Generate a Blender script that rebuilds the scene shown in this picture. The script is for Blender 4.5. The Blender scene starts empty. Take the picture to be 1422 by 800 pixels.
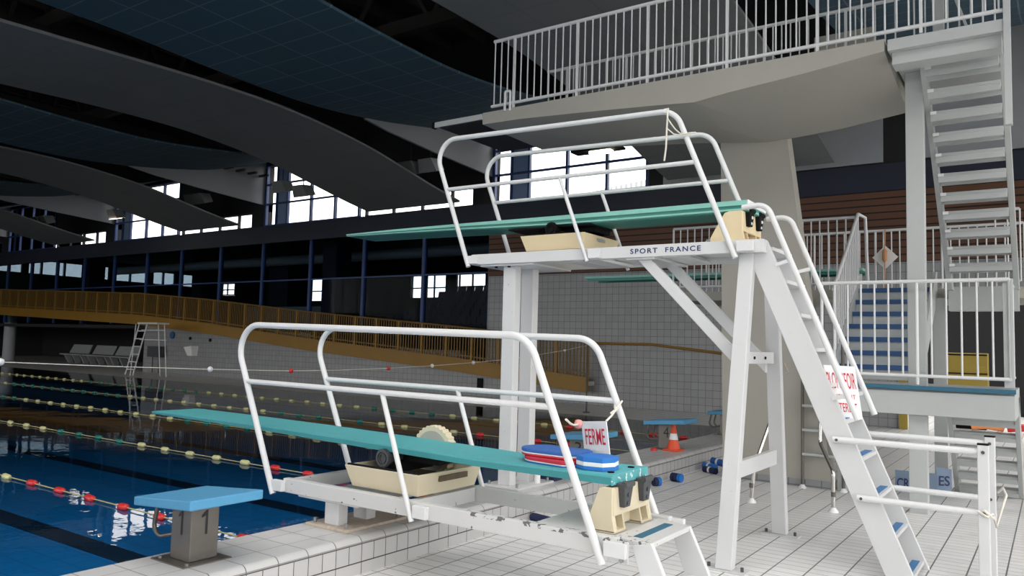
import bpy, bmesh, math, random
from mathutils import Vector, Matrix
random.seed(7)
scene = bpy.context.scene
COL = scene.collection
PI = math.pi

# ------------------------------------------------------------------ materials
def new_mat(name):
    m = bpy.data.materials.new(name); m.use_nodes = True
    nt = m.node_tree; nt.nodes.clear()
    out = nt.nodes.new('ShaderNodeOutputMaterial')
    return m, nt, out

def principled(name, col, rough=0.5, metal=0.0, vary=0.06, vscale=6.0, bump=0.0, bscale=60.0, spec=0.5):
    m, nt, out = new_mat(name)
    b = nt.nodes.new('ShaderNodeBsdfPrincipled')
    b.inputs['Roughness'].default_value = rough
    b.inputs['Metallic'].default_value = metal
    b.inputs['Specular IOR Level'].default_value = spec
    tc = nt.nodes.new('ShaderNodeTexCoord')
    nz = nt.nodes.new('ShaderNodeTexNoise'); nz.inputs['Scale'].default_value = vscale; nz.inputs['Detail'].default_value = 4
    nt.links.new(tc.outputs['Object'], nz.inputs['Vector'])
    mx = nt.nodes.new('ShaderNodeMix'); mx.data_type = 'RGBA'
    c0 = [max(0, c * (1 - vary)) for c in col]; c1 = [min(1, c * (1 + vary)) for c in col]
    mx.inputs[6].default_value = (*c0, 1); mx.inputs[7].default_value = (*c1, 1)
    nt.links.new(nz.outputs['Fac'], mx.inputs[0])
    nt.links.new(mx.outputs[2], b.inputs['Base Color'])
    if bump > 0:
        n2 = nt.nodes.new('ShaderNodeTexNoise'); n2.inputs['Scale'].default_value = bscale; n2.inputs['Detail'].default_value = 3
        nt.links.new(tc.outputs['Object'], n2.inputs['Vector'])
        bp = nt.nodes.new('ShaderNodeBump'); bp.inputs['Strength'].default_value = bump; bp.inputs['Distance'].default_value = 0.01
        nt.links.new(n2.outputs['Fac'], bp.inputs['Height']); nt.links.new(bp.outputs[0], b.inputs['Normal'])
    nt.links.new(b.outputs[0], out.inputs[0])
    return m

def math_node(nt, op, a, b=None):
    n = nt.nodes.new('ShaderNodeMath'); n.operation = op
    for i, v in enumerate((a, b)):
        if v is None: continue
        if isinstance(v, (int, float)): n.inputs[i].default_value = v
        else: nt.links.new(v, n.inputs[i])
    return n.outputs[0]

def grid_mat(name, col, joint, axes, steps, offs, widths, rough=0.35, vary=0.05, per_tile=0.05, bump=0.3, jfade=(1.0, 1.0), stain=0.0):
    """a tiled or boarded surface: joints at off + k*step along each listed world axis"""
    m, nt, out = new_mat(name)
    b = nt.nodes.new('ShaderNodeBsdfPrincipled')
    b.inputs['Roughness'].default_value = rough
    g = nt.nodes.new('ShaderNodeNewGeometry')
    s = nt.nodes.new('ShaderNodeSeparateXYZ'); nt.links.new(g.outputs['Position'], s.inputs[0])
    fac = None; cells = []
    for ax, st, of, w, jf in zip(axes, steps, offs, widths, jfade):
        u = math_node(nt, 'DIVIDE', math_node(nt, 'SUBTRACT', s.outputs['XYZ'.index(ax)], of), st)
        cells.append(math_node(nt, 'FLOOR', u))
        f = math_node(nt, 'FRACT', u)
        d = math_node(nt, 'ABSOLUTE', math_node(nt, 'SUBTRACT', f, 0.5))
        j = math_node(nt, 'MULTIPLY', math_node(nt, 'GREATER_THAN', d, 0.5 - w / st / 2), jf)
        fac = j if fac is None else math_node(nt, 'MAXIMUM', fac, j)
    cx = nt.nodes.new('ShaderNodeCombineXYZ')
    for i, c in enumerate(cells): nt.links.new(c, cx.inputs[i])
    wn = nt.nodes.new('ShaderNodeTexWhiteNoise'); nt.links.new(cx.outputs[0], wn.inputs['Vector'])
    nz = nt.nodes.new('ShaderNodeTexNoise'); nz.inputs['Scale'].default_value = 1.3; nz.inputs['Detail'].default_value = 5
    nt.links.new(g.outputs['Position'], nz.inputs['Vector'])
    v = math_node(nt, 'ADD', math_node(nt, 'MULTIPLY', math_node(nt, 'SUBTRACT', wn.outputs['Value'], 0.5), per_tile * 2),
                  math_node(nt, 'MULTIPLY', math_node(nt, 'SUBTRACT', nz.outputs['Fac'], 0.5), vary * 2))
    v = math_node(nt, 'ADD', v, 1.0)
    if stain > 0:
        n3 = nt.nodes.new('ShaderNodeTexNoise'); n3.inputs['Scale'].default_value = 3.5; n3.inputs['Detail'].default_value = 8
        nt.links.new(g.outputs['Position'], n3.inputs['Vector'])
        st_ = math_node(nt, 'MULTIPLY', math_node(nt, 'MAXIMUM', math_node(nt, 'SUBTRACT', n3.outputs['Fac'], 0.58), 0.0), stain * 6)
        v = math_node(nt, 'SUBTRACT', v, st_)
    base = nt.nodes.new('ShaderNodeVectorMath'); base.operation = 'SCALE'
    base.inputs[0].default_value = col; nt.links.new(v, base.inputs['Scale'])
    mx = nt.nodes.new('ShaderNodeMix'); mx.data_type = 'RGBA'
    nt.links.new(fac, mx.inputs[0]); nt.links.new(base.outputs[0], mx.inputs[6]); mx.inputs[7].default_value = (*joint, 1)
    nt.links.new(mx.outputs[2], b.inputs['Base Color'])
    bp = nt.nodes.new('ShaderNodeBump'); bp.inputs['Strength'].default_value = bump; bp.inputs['Distance'].default_value = 0.004; bp.invert = True
    nt.links.new(fac, bp.inputs['Height']); nt.links.new(bp.outputs[0], b.inputs['Normal'])
    nt.links.new(b.outputs[0], out.inputs[0])
    return m

def glass_mat(name, tint, refl=0.12, rough=0.0):
    m, nt, out = new_mat(name)
    t = nt.nodes.new('ShaderNodeBsdfTransparent'); t.inputs[0].default_value = (*tint, 1)
    gl = nt.nodes.new('ShaderNodeBsdfGlossy'); gl.inputs['Roughness'].default_value = rough; gl.inputs[0].default_value = (1, 1, 1, 1)
    fr = nt.nodes.new('ShaderNodeLayerWeight'); fr.inputs[0].default_value = refl
    mx = nt.nodes.new('ShaderNodeMixShader')
    nt.links.new(fr.outputs['Fresnel'], mx.inputs[0]); nt.links.new(t.outputs[0], mx.inputs[1]); nt.links.new(gl.outputs[0], mx.inputs[2])
    nt.links.new(mx.outputs[0], out.inputs[0])
    return m

def water_mat():
    m, nt, out = new_mat('pool_water')
    t = nt.nodes.new('ShaderNodeBsdfTransparent'); t.inputs[0].default_value = (0.72, 0.90, 0.97, 1)
    gl = nt.nodes.new('ShaderNodeBsdfGlossy'); gl.inputs['Roughness'].default_value = 0.0
    fr = nt.nodes.new('ShaderNodeFresnel'); fr.inputs[0].default_value = 1.33
    g = nt.nodes.new('ShaderNodeNewGeometry')
    n1 = nt.nodes.new('ShaderNodeTexNoise'); n1.inputs['Scale'].default_value = 5.0; n1.inputs['Detail'].default_value = 2
    nt.links.new(g.outputs['Position'], n1.inputs['Vector'])
    n2 = nt.nodes.new('ShaderNodeTexNoise'); n2.inputs['Scale'].default_value = 0.9; n2.inputs['Detail'].default_value = 1
    nt.links.new(g.outputs['Position'], n2.inputs['Vector'])
    h = math_node(nt, 'ADD', math_node(nt, 'MULTIPLY', n1.outputs['Fac'], 0.22), n2.outputs['Fac'])
    bp = nt.nodes.new('ShaderNodeBump'); bp.inputs['Strength'].default_value = 1.0; bp.inputs['Distance'].default_value = 0.0045
    nt.links.new(h, bp.inputs['Height'])
    nt.links.new(bp.outputs[0], gl.inputs['Normal']); nt.links.new(bp.outputs[0], fr.inputs['Normal'])
    mx = nt.nodes.new('ShaderNodeMixShader')
    nt.links.new(math_node(nt, 'MULTIPLY', fr.outputs[0], 0.95), mx.inputs[0]); nt.links.new(t.outputs[0], mx.inputs[1]); nt.links.new(gl.outputs[0], mx.inputs[2])
    nt.links.new(mx.outputs[0], out.inputs[0])
    return m

def emit_mat(name, col, s):
    m, nt, out = new_mat(name)
    e = nt.nodes.new('ShaderNodeEmission'); e.inputs[0].default_value = (*col, 1); e.inputs[1].default_value = s
    nt.links.new(e.outputs[0], out.inputs[0]); return m

def worn_paint(name, col, chip, thr, scale=28.0, rough=0.35):
    m = principled(name, col, rough, vary=0.03)
    nt = m.node_tree; b = [n for n in nt.nodes if n.type == 'BSDF_PRINCIPLED'][0]
    src = b.inputs['Base Color'].links[0].from_socket
    tc = [n for n in nt.nodes if n.type == 'TEX_COORD'][0]
    nz = nt.nodes.new('ShaderNodeTexNoise'); nz.inputs['Scale'].default_value = scale; nz.inputs['Detail'].default_value = 6
    nt.links.new(tc.outputs['Object'], nz.inputs['Vector'])
    f = math_node(nt, 'GREATER_THAN', nz.outputs['Fac'], thr)
    mx = nt.nodes.new('ShaderNodeMix'); mx.data_type = 'RGBA'
    nt.links.new(f, mx.inputs[0]); nt.links.new(src, mx.inputs[6]); mx.inputs[7].default_value = (*chip, 1)
    nt.links.new(mx.outputs[2], b.inputs['Base Color'])
    return m

P = dict(
    white=worn_paint('white_enamel', (0.64, 0.645, 0.65), (0.25, 0.22, 0.2), 0.745, 40),
    whitechip=worn_paint('chipped_white_enamel', (0.61, 0.61, 0.605), (0.14, 0.13, 0.12), 0.70, 24),
    whitetube=principled('white_tube_paint', (0.70, 0.705, 0.71), 0.3, vary=0.02),
    rust=principled('rusty_plate', (0.52, 0.44, 0.36), 0.8, vary=0.35, vscale=30),
    teal=principled('teal_grit', (0.085, 0.40, 0.43), 0.6, vary=0.10, vscale=25, bump=0.25, bscale=350),
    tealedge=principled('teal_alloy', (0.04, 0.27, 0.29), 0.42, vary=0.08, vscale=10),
    tealworn=worn_paint('worn_teal_end', (0.09, 0.38, 0.41), (0.75, 0.78, 0.76), 0.60, 30),
    green=principled('sea_green_grit', (0.26, 0.58, 0.50), 0.55, vary=0.06, vscale=12, bump=0.2, bscale=350),
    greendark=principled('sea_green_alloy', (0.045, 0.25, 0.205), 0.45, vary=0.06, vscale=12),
    cream=worn_paint('cream_plastic', (0.66, 0.58, 0.42), (0.38, 0.16, 0.09), 0.735, 14, 0.45),
    cream3=principled('cream_plastic_clean', (0.80, 0.66, 0.42), 0.45, vary=0.03),
    dirt=principled('brown_sludge', (0.13, 0.10, 0.06), 0.85, vary=0.4, vscale=18),
    black=principled('black_rubber', (0.010, 0.010, 0.011), 0.8, spec=0.15),
    darkgrey=principled('dark_grey_iron', (0.06, 0.063, 0.07), 0.5, vary=0.2, vscale=40),
    bolt=principled('zinc_bolt', (0.35, 0.35, 0.36), 0.35, metal=0.8),
    blueblock=principled('blue_block_grp', (0.075, 0.29, 0.50), 0.5, vary=0.04, vscale=30, bump=0.15, bscale=300),
    steelbr=principled('brushed_warm_steel', (0.16, 0.145, 0.13), 0.4, metal=0.6, vary=0.12, vscale=9),
    inox=principled('polished_inox', (0.62, 0.60, 0.57), 0.22, metal=1.0),
    bluestrip=principled('blue_grip_tape', (0.07, 0.20, 0.42), 0.7),
    bluetread=principled('blue_nosing', (0.025, 0.085, 0.22), 0.6),
    blueedge=principled('teal_blue_edge', (0.03, 0.13, 0.21), 0.5),
    concrete=principled('painted_concrete', (0.39, 0.375, 0.33), 0.75, vary=0.05, vscale=2.5, bump=0.1, bscale=40),
    steelw=principled('grey_white_steel', (0.46, 0.48, 0.475), 0.45, vary=0.05, vscale=3),
    yellow=principled('ochre_paint', (0.27, 0.14, 0.012), 0.5, vary=0.12, vscale=1.5),
    yellowp=principled('ochre_balustrade', (0.19, 0.105, 0.02), 0.5, vary=0.12, vscale=3),
    ramp=principled('yellow_panel', (0.34, 0.25, 0.04), 0.5),
    navy=principled('navy_steel', (0.018, 0.025, 0.045), 0.6),
    blueframe=principled('blue_window_frame', (0.02, 0.055, 0.19), 0.45),
    bluepanel=principled('pale_blue_infill', (0.26, 0.36, 0.58), 0.5),
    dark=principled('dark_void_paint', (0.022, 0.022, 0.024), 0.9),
    darkroof=principled('dark_roof_deck', (0.03, 0.028, 0.027), 0.8, vary=0.3),
    truss=principled('dark_truss', (0.045, 0.042, 0.04), 0.7),
    sailgrey=principled('grey_sail_board', (0.13, 0.15, 0.165), 0.75, vary=0.04, vscale=1),
    fascia=principled('light_grey_gable', (0.21, 0.22, 0.235), 0.7, vary=0.05, vscale=1),
    upanel=principled('grey_wall_panel', (0.36, 0.38, 0.40), 0.7, vary=0.06, vscale=1),
    red=principled('red_float', (0.62, 0.03, 0.03), 0.4),
    yfloat=principled('pale_yellow_float', (0.62, 0.60, 0.30), 0.4),
    gfloat=principled('green_float', (0.01, 0.17, 0.13), 0.4),
    cord=principled('yellowed_cord', (0.42, 0.40, 0.20), 0.7),
    wrope=principled('white_rope', (0.78, 0.74, 0.66), 0.8, bump=0.5, bscale=200),
    pinkball=principled('pink_ball', (0.75, 0.30, 0.28), 0.5),
    foamblue=principled('blue_foam', (0.035, 0.13, 0.42), 0.75, bump=0.1, bscale=200),
    foamwhite=principled('white_foam', (0.80, 0.80, 0.80), 0.75),
    foamred=principled('red_foam', (0.58, 0.03, 0.06), 0.75),
    foamnavy=principled('navy_foam', (0.012, 0.02, 0.07), 0.75),
    brightblue=principled('bright_blue_foam', (0.02, 0.17, 0.55), 0.7),
    signwhite=principled('white_sign_board', (0.84, 0.84, 0.84), 0.4, vary=0.02),
    signred=principled('red_letter', (0.62, 0.02, 0.05), 0.5),
    letblue=principled('navy_letter', (0.015, 0.03, 0.12), 0.5),
    letblack=principled('black_letter', (0.01, 0.01, 0.01), 0.5),
    cone=principled('orange_cone_pvc', (0.80, 0.09, 0.03), 0.5),
    orange=principled('orange_float', (0.80, 0.30, 0.10), 0.5),
    signblue=principled('grey_blue_board', (0.22, 0.30, 0.42), 0.5),
    lampwhite=principled('lamp_housing', (0.22, 0.23, 0.23), 0.5),
    seat=principled('grey_seat_plastic', (0.30, 0.31, 0.32), 0.6),
    seatdark=principled('dark_blue_seat', (0.02, 0.028, 0.06), 0.6),
    hazel=principled('wooden_float', (0.55, 0.26, 0.12), 0.5),
    lamp=emit_mat('lit_lamp', (1.0, 0.9, 0.7), 6.0),
    glass=glass_mat('window_glass', (0.97, 0.97, 0.965), 0.10),
    gglass=glass_mat('gallery_glass', (0.62, 0.68, 0.72), 0.06),
    water=water_mat(), tglass=glass_mat('tinted_glass', (0.42, 0.45, 0.47), 0.05),
)
# wear along the top edge of the low frame's near beam
nt = P['whitechip'].node_tree
gt = [n for n in nt.nodes if n.type == 'MATH' and n.operation == 'GREATER_THAN'][0]
g_ = nt.nodes.new('ShaderNodeNewGeometry'); s_ = nt.nodes.new('ShaderNodeSeparateXYZ'); nt.links.new(g_.outputs['Position'], s_.inputs[0])
m1 = math_node(nt, 'MULTIPLY', math_node(nt, 'GREATER_THAN', s_.outputs[2], 0.564), math_node(nt, 'LESS_THAN', s_.outputs[2], 0.60))
m2 = math_node(nt, 'MULTIPLY', m1, math_node(nt, 'GREATER_THAN', s_.outputs[0], -3.2))
m2 = math_node(nt, 'MULTIPLY', m2, math_node(nt, 'LESS_THAN', s_.outputs[1], 4.22))
th_ = math_node(nt, 'SUBTRACT', 0.70, math_node(nt, 'MULTIPLY', m2, 0.128))
nt.links.new(th_, gt.inputs[1])
P['floor'] = grid_mat('deck_tiles', (0.79, 0.78, 0.77), (0.13, 0.13, 0.13), 'XY', (0.25, 0.1235), (-0.09, 0.05), (0.011, 0.0075), 0.4, 0.05, 0.04, jfade=(1.0, 0.78), stain=0.10)
P['kerb'] = grid_mat('kerb_tiles', (0.52, 0.515, 0.51), (0.05, 0.045, 0.04), 'XYZ', (0.2335, 0.247, 0.1265), (-4.15, 0.19, 0.086), (0.006, 0.007, 0.006), 0.3, 0.04, 0.03, jfade=(0.55, 0.85, 1.0), stain=0.06)
P['kerbtop'] = grid_mat('kerb_top_tiles', (0.55, 0.545, 0.54), (0.16, 0.15, 0.14), 'XY', (0.235, 0.247), (-4.148, 0.19), (0.006, 0.008), 0.35, 0.05, 0.04, jfade=(0.9, 0.9), stain=0.10)
P['kerbface'] = grid_mat('kerb_face_tiles', (0.50, 0.495, 0.49), (0.04, 0.035, 0.03), 'YZ', (0.1235, 0.1265), (0.19, 0.086), (0.006, 0.006), 0.3, 0.03, 0.03, stain=0.04)
P['kerbfoot'] = grid_mat('kerb_foot_tiles', (0.50, 0.495, 0.49), (0.04, 0.035, 0.03), 'YZ', (0.247, 0.5), (0.19, 0.083), (0.006, 0.004), 0.3, 0.03, 0.03, stain=0.04)
P['walltile'] = grid_mat('far_wall_tiles', (0.29, 0.296, 0.303), (0.14, 0.143, 0.147), 'XZ', (0.2, 0.2), (0.0, 0.02), (0.013, 0.013), 0.35, 0.05, 0.05)
P['wood'] = grid_mat('brown_slat_cladding', (0.125, 0.055, 0.030), (0.008, 0.006, 0.005), 'Z', (0.17,), (3.86,), (0.035,), 0.6, 0.15, 0.18, jfade=(1.0,))
P['sailblue'] = grid_mat('blue_sail_tiles', (0.040, 0.088, 0.125), (0.13, 0.18, 0.215), 'XY', (1.2, 0.6), (-14.8, 0.0), (0.03, 0.025), 0.7, 0.04, 0.03, bump=0.0)
P['greysail'] = grid_mat('grey_sail_joints', (0.195, 0.205, 0.21), (0.16, 0.168, 0.175), 'XY', (1.2, 1.2), (-8.7, 0.0), (0.02, 0.02), 0.75, 0.03, 0.02, bump=0.0)
P['poolfloor'] = grid_mat('pool_blue_tiles', (0.012, 0.24, 0.56), (0.010, 0.18, 0.44), 'XY', (0.25, 0.25), (0, 0), (0.02, 0.02), 0.4, 0.05, 0.03)
P['laneline'] = principled('black_lane_tiles', (0.008, 0.018, 0.035), 0.4)
P['corr'] = grid_mat('grey_corrugated', (0.55, 0.57, 0.60), (0.38, 0.40, 0.43), 'X', (0.35,), (0,), (0.12,), 0.5, 0.03, 0.02, jfade=(1.0,))

# ------------------------------------------------------------------ geometry helpers
def setp(o, label=None, cat=None, group=None, kind=None):
    if label: o['label'] = label
    if cat: o['category'] = cat
    if group: o['group'] = group
    if kind: o['kind'] = kind
    return o

def root(name, label, cat, loc=(0, 0, 0), group=None, kind=None):
    o = bpy.data.objects.new(name, None); COL.objects.link(o); o.location = loc
    o.empty_display_size = 0.2
    o['off'] = list(loc)
    return setp(o, label, cat, group, kind)

class MB:
    def __init__(s): s.v = []; s.f = []; s.sm = []
    def add(s, vs, fs, smooth=False):
        n = len(s.v); s.v += [tuple(v) for v in vs]
        for f in fs: s.f.append([n + i for i in f]); s.sm.append(smooth)
        return s
    def box(s, x0, x1, y0, y1, z0, z1):
        if x0 > x1: x0, x1 = x1, x0
        if y0 > y1: y0, y1 = y1, y0
        if z0 > z1: z0, z1 = z1, z0
        vs = [(x0,y0,z0),(x1,y0,z0),(x1,y1,z0),(x0,y1,z0),(x0,y0,z1),(x1,y0,z1),(x1,y1,z1),(x0,y1,z1)]
        return s.add(vs, [(0,3,2,1),(4,5,6,7),(0,1,5,4),(1,2,6,5),(2,3,7,6),(3,0,4,7)])
    def hexa(s, bot, top):
        """4 bottom corners ccw, 4 top corners ccw"""
        return s.add(list(bot) + list(top), [(0,3,2,1),(4,5,6,7),(0,1,5,4),(1,2,6,5),(2,3,7,6),(3,0,4,7)])
    def prism(s, poly, axis, a, b):
        """poly in the two other axes (in xyz order), extruded along axis from a to b"""
        i = 'xyz'.index(axis); n = len(poly); vs = []
        for t in (a, b):
            for p in poly:
                q = list(p); q.insert(i, t); vs.append(q)
        fs = [tuple(range(n))[::-1], tuple(range(n, 2*n))] + [(k, (k+1) % n, n+(k+1) % n, n+k) for k in range(n)]
        return s.add(vs, fs)
    def bar(s, p, q, w, h, up=(0, 0, 1)):
        p, q, up = Vector(p), Vector(q), Vector(up)
        d = (q - p).normalized(); r = d.cross(up).normalized(); u = r.cross(d)
        c = [r*(a*w/2) + u*(b*h/2) for a, b in ((-1,-1),(1,-1),(1,1),(-1,1))]
        return s.add([p+k for k in c] + [q+k for k in c], [(0,3,2,1),(4,5,6,7),(0,1,5,4),(1,2,6,5),(2,3,7,6),(3,0,4,7)])
    def tube(s, pts, r, seg=14, cap=True):
        pts = [Vector(p) for p in pts]; n = len(pts); rings = []
        ref = None
        for i in range(n):
            if i == 0: t = pts[1]-pts[0]
            elif i == n-1: t = pts[-1]-pts[-2]
            else: t = (pts[i+1]-pts[i]).normalized() + (pts[i]-pts[i-1]).normalized()
            t.normalize()
            if ref is None:
                ref = Vector((0,0,1)) if abs(t.z) < 0.9 else Vector((0,1,0))
                ref = (ref - t*ref.dot(t)).normalized()
            else:
                ref = (ref - t*ref.dot(t)).normalized()
            b = t.cross(ref)
            rr = r[i] if isinstance(r, (list, tuple)) else r
            rings.append([pts[i] + (ref*math.cos(a) + b*math.sin(a))*rr for a in [2*PI*k/seg for k in range(seg)]])
        base = len(s.v); vs = [v for ring in rings for v in ring]
        fs = []
        for i in range(n-1):
            for k in range(seg):
                fs.append((i*seg+k, i*seg+(k+1) % seg, (i+1)*seg+(k+1) % seg, (i+1)*seg+k))
        s.add(vs, fs, True)
        if cap:
            for ring, rev in ((rings[0], True), (rings[-1], False)):
                s.add(ring, [tuple(range(seg))[::-1] if rev else tuple(range(seg))])
        return s
    def cyl(s, c, r, h, axis='z', seg=24, r2=None):
        c = Vector(c); d = Vector({'x': (1,0,0), 'y': (0,1,0), 'z': (0,0,1)}[axis])
        return s.tube([c, c + d*h], [r, r if r2 is None else r2], seg)
    def lathe(s, c, prof, seg=24, axis='z'):
        c = Vector(c); vs = []; n = len(prof)
        for r, z in prof:
            for k in range(seg):
                a = 2*PI*k/seg; x, y = r*math.cos(a), r*math.sin(a)
                vs.append(c + (Vector((x, y, z)) if axis == 'z' else Vector((x, z, y)) if axis == 'y' else Vector((z, x, y))))
        fs = [(i*seg+k, i*seg+(k+1) % seg, (i+1)*seg+(k+1) % seg, (i+1)*seg+k) for i in range(n-1) for k in range(seg)]
        s.add(vs, fs, True)
        return s
    def build(s, name, mat, parent=None, bevel=0.0, **kw):
        off = Vector((0,0,0)); p = parent
        while p is not None:
            off += Vector(p.get('off', (0,0,0))); p = p.parent
        me = bpy.data.meshes.new(name)
        me.from_pydata([Vector(v) - off for v in s.v], [], s.f)
        for pl, sm in zip(me.polygons, s.sm): pl.use_smooth = sm
        bm = bmesh.new(); bm.from_mesh(me)
        bmesh.ops.recalc_face_normals(bm, faces=bm.faces); bm.to_mesh(me); bm.free()
        me.materials.append(mat if not isinstance(mat, str) else P[mat])
        o = bpy.data.objects.new(name, me); COL.objects.link(o)
        if parent is not None: o.parent = parent
        if bevel > 0:
            md = o.modifiers.new('bevel', 'BEVEL'); md.width = bevel; md.segments = 2; md.limit_method = 'ANGLE'; md.angle_limit = math.radians(50)
        return setp(o, **kw)

def fillet(pts, r, n=8):
    pts = [Vector(p) for p in pts]; out = [pts[0]]
    for i in range(1, len(pts)-1):
        a, b, c = pts[i-1], pts[i], pts[i+1]
        rr = r[i-1] if isinstance(r, (list, tuple)) else r
        d1 = (a-b).normalized(); d2 = (c-b).normalized()
        ang = d1.angle(d2); t = min(rr/math.tan(ang/2), (a-b).length*0.48, (c-b).length*0.48)
        r_ = t*math.tan(ang/2)
        p1, p2 = b+d1*t, b+d2*t
        bis = (d1+d2).normalized(); cen = b + bis*(r_/math.sin(ang/2))
        v1, v2 = p1-cen, p2-cen; th = v1.angle(v2)
        for k in range(n+1):
            f = k/n; out.append(cen + (v1*math.sin((1-f)*th) + v2*math.sin(f*th))/math.sin(th))
    out.append(pts[-1]); return out

def struct(name, mb, mat, parent=None, bevel=0.0):
    o = mb.build(name, mat, parent, bevel)
    if parent is None: o['kind'] = 'structure'
    return o

def copy_tree(o, parent=None, dloc=None):
    c = o.copy(); COL.objects.link(c)
    if parent is not None: c.parent = parent
    if dloc is not None: c.location = Vector(o.location) + Vector(dloc)
    for ch in list(o.children): copy_tree(ch, c)
    return c

def text_part(name, body, mat, parent, origin, xdir, updir, height, width=None, depth=0.002, spacing=1.0, bold=0.0):
    if body == '1':
        X = Vector(xdir).normalized(); U = Vector(updir).normalized(); N = X.cross(U); O = Vector(origin)
        mb = MB(); mb.add([O + X*x*.07 + U*y*height + N*depth for x, y in ((.45, 0), (.68, 0), (.68, 1), (.5, 1), (.05, .80), (.05, .70), (.45, .78))], [(0, 1, 2, 3, 6), (3, 4, 5, 6)])
        return mb.build(name, mat, parent)
    cu = bpy.data.curves.new('lettering', 'FONT'); cu.body = body; cu.size = 1.0; cu.extrude = 0.0; cu.space_character = spacing
    cu.offset = bold; cu.resolution_u = 4
    t = bpy.data.objects.new('lettering_tmp', cu); COL.objects.link(t)
    dg = bpy.context.evaluated_depsgraph_get(); dg.update()
    me0 = t.evaluated_get(dg).to_mesh()
    vs = [v.co.copy() for v in me0.vertices]; fs = [tuple(p.vertices) for p in me0.polygons]
    t.evaluated_get(dg).to_mesh_clear(); bpy.data.objects.remove(t)
    x0 = min(v.x for v in vs); x1 = max(v.x for v in vs); y0 = min(v.y for v in vs); y1 = max(v.y for v in vs)
    sy = height/(y1-y0); sx = sy if width is None else width/(x1-x0)
    X = Vector(xdir).normalized(); U = Vector(updir).normalized(); N = X.cross(U)
    mb = MB(); O = Vector(origin)
    mb.add([O + X*((v.x-x0)*sx) + U*((v.y-y0)*sy) + N*depth for v in vs], fs)
    return mb.build(name, mat, parent)

# ------------------------------------------------------------------ camera and render settings
F_PX = 1081.4
cam_d = bpy.data.cameras.new('camera'); cam = bpy.data.objects.new('camera', cam_d); COL.objects.link(cam)
cam_d.sensor_width = 36.0; cam_d.lens = F_PX/1422*36.0; cam_d.clip_end = 400
yaw, pitch, roll = math.radians(124.86), math.radians(4.2), math.radians(1.53)
f_ = Vector((math.cos(yaw)*math.cos(pitch), math.sin(yaw)*math.cos(pitch), math.sin(pitch)))
r_ = Vector((math.sin(yaw), -math.cos(yaw), 0)); u_ = r_.cross(f_)
R_ = math.cos(roll)*r_ + math.sin(roll)*u_; U_ = -math.sin(roll)*r_ + math.cos(roll)*u_
m3 = Matrix((R_, U_, -f_)).transposed()
cam.matrix_world = Matrix.Translation((0, 0, 1.677)) @ m3.to_4x4()
scene.camera = cam
scene.view_settings.view_transform = 'Standard'; scene.view_settings.look = 'None'
scene.view_settings.gamma = 1.0; scene.view_settings.use_curve_mapping = False
scene.view_settings.exposure = 1.2
scene.cycles.max_bounces = 8; scene.cycles.diffuse_bounces = 4; scene.cycles.glossy_bounces = 4
scene.cycles.transparent_max_bounces = 12; scene.cycles.sample_clamp_indirect = 6.0
scene.cycles.use_denoising = True

# overcast sky
w = bpy.data.worlds.new('overcast_sky'); scene.world = w; w.use_nodes = True
nt = w.node_tree; nt.nodes.clear()
wo = nt.nodes.new('ShaderNodeOutputWorld'); bg = nt.nodes.new('ShaderNodeBackground')
tc = nt.nodes.new('ShaderNodeTexCoord'); sp = nt.nodes.new('ShaderNodeSeparateXYZ'); cr = nt.nodes.new('ShaderNodeValToRGB')
nt.links.new(tc.outputs['Generated'], sp.inputs[0]); nt.links.new(sp.outputs[2], cr.inputs[0])
cr.color_ramp.elements[0].position = 0.0; cr.color_ramp.elements[0].color = (0.22, 0.23, 0.23, 1)
cr.color_ramp.elements[1].position = 0.03; cr.color_ramp.elements[1].color = (1.0, 0.985, 0.97, 1)
nt.links.new(cr.outputs[0], bg.inputs[0]); bg.inputs[1].default_value = 1.6
nt.links.new(bg.outputs[0], wo.inputs[0])

def portal(name, loc, size, facing):
    l = bpy.data.lights.new(name, 'AREA'); l.shape = 'RECTANGLE'; l.size, l.size_y = size
    l.cycles.is_portal = True
    o = bpy.data.objects.new(name, l); COL.objects.link(o); o.location = loc
    o.rotation_euler = Vector(facing).to_track_quat('-Z', 'Z').to_euler()
    return o

# ------------------------------------------------------------------ the setting
XK = -4.15      # deck side of the kerb
XR, YN, YF, XL = 7.5, -9.0, 20.0, -60.0
mb = MB()
mb.box(XK, XR, YN, 20.0, -0.3, 0.0)
mb.box(XL, XK, 16.95, 20.0, -0.3, 0.0)
mb.box(XL, XR, 20.0, 27.0, -0.3, 0.0)
struct('floor', mb, 'floor')
# pool shell and water
mb = MB(); mb.box(XL, -4.80, YN, 16.95, -0.6, -0.45)
struct('pool_floor', mb, 'poolfloor')
mb = MB()
for k in range(-3, 7):
    y = 1.72 + 2.475*k
    mb.box(-58, -6.2, y-0.14, y+0.14, -0.46, -0.444)
struct('pool_floor_lines', mb, 'laneline')
mb = MB(); mb.add([(XL, YN, 0), (-4.79, YN, 0), (-4.79, 16.97, 0), (XL, 16.97, 0)], [(0, 1, 2, 3)])
o = mb.build('pool_water', 'water', None)
if o.data.polygons[0].normal.z < 0: o.data.flip_normals()
o['kind'] = 'stuff'; o['label'] = 'dark blue water filling the swimming pool'; o['category'] = 'water'
mb = MB(); mb.box(XL, -4.80, 16.95, 17.0, -0.6, -0.001)
struct('pool_wall_far', mb, 'walltile')
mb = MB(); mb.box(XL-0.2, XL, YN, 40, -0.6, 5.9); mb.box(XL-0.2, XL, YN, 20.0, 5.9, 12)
struct('wall_left', mb, 'dark')
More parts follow.
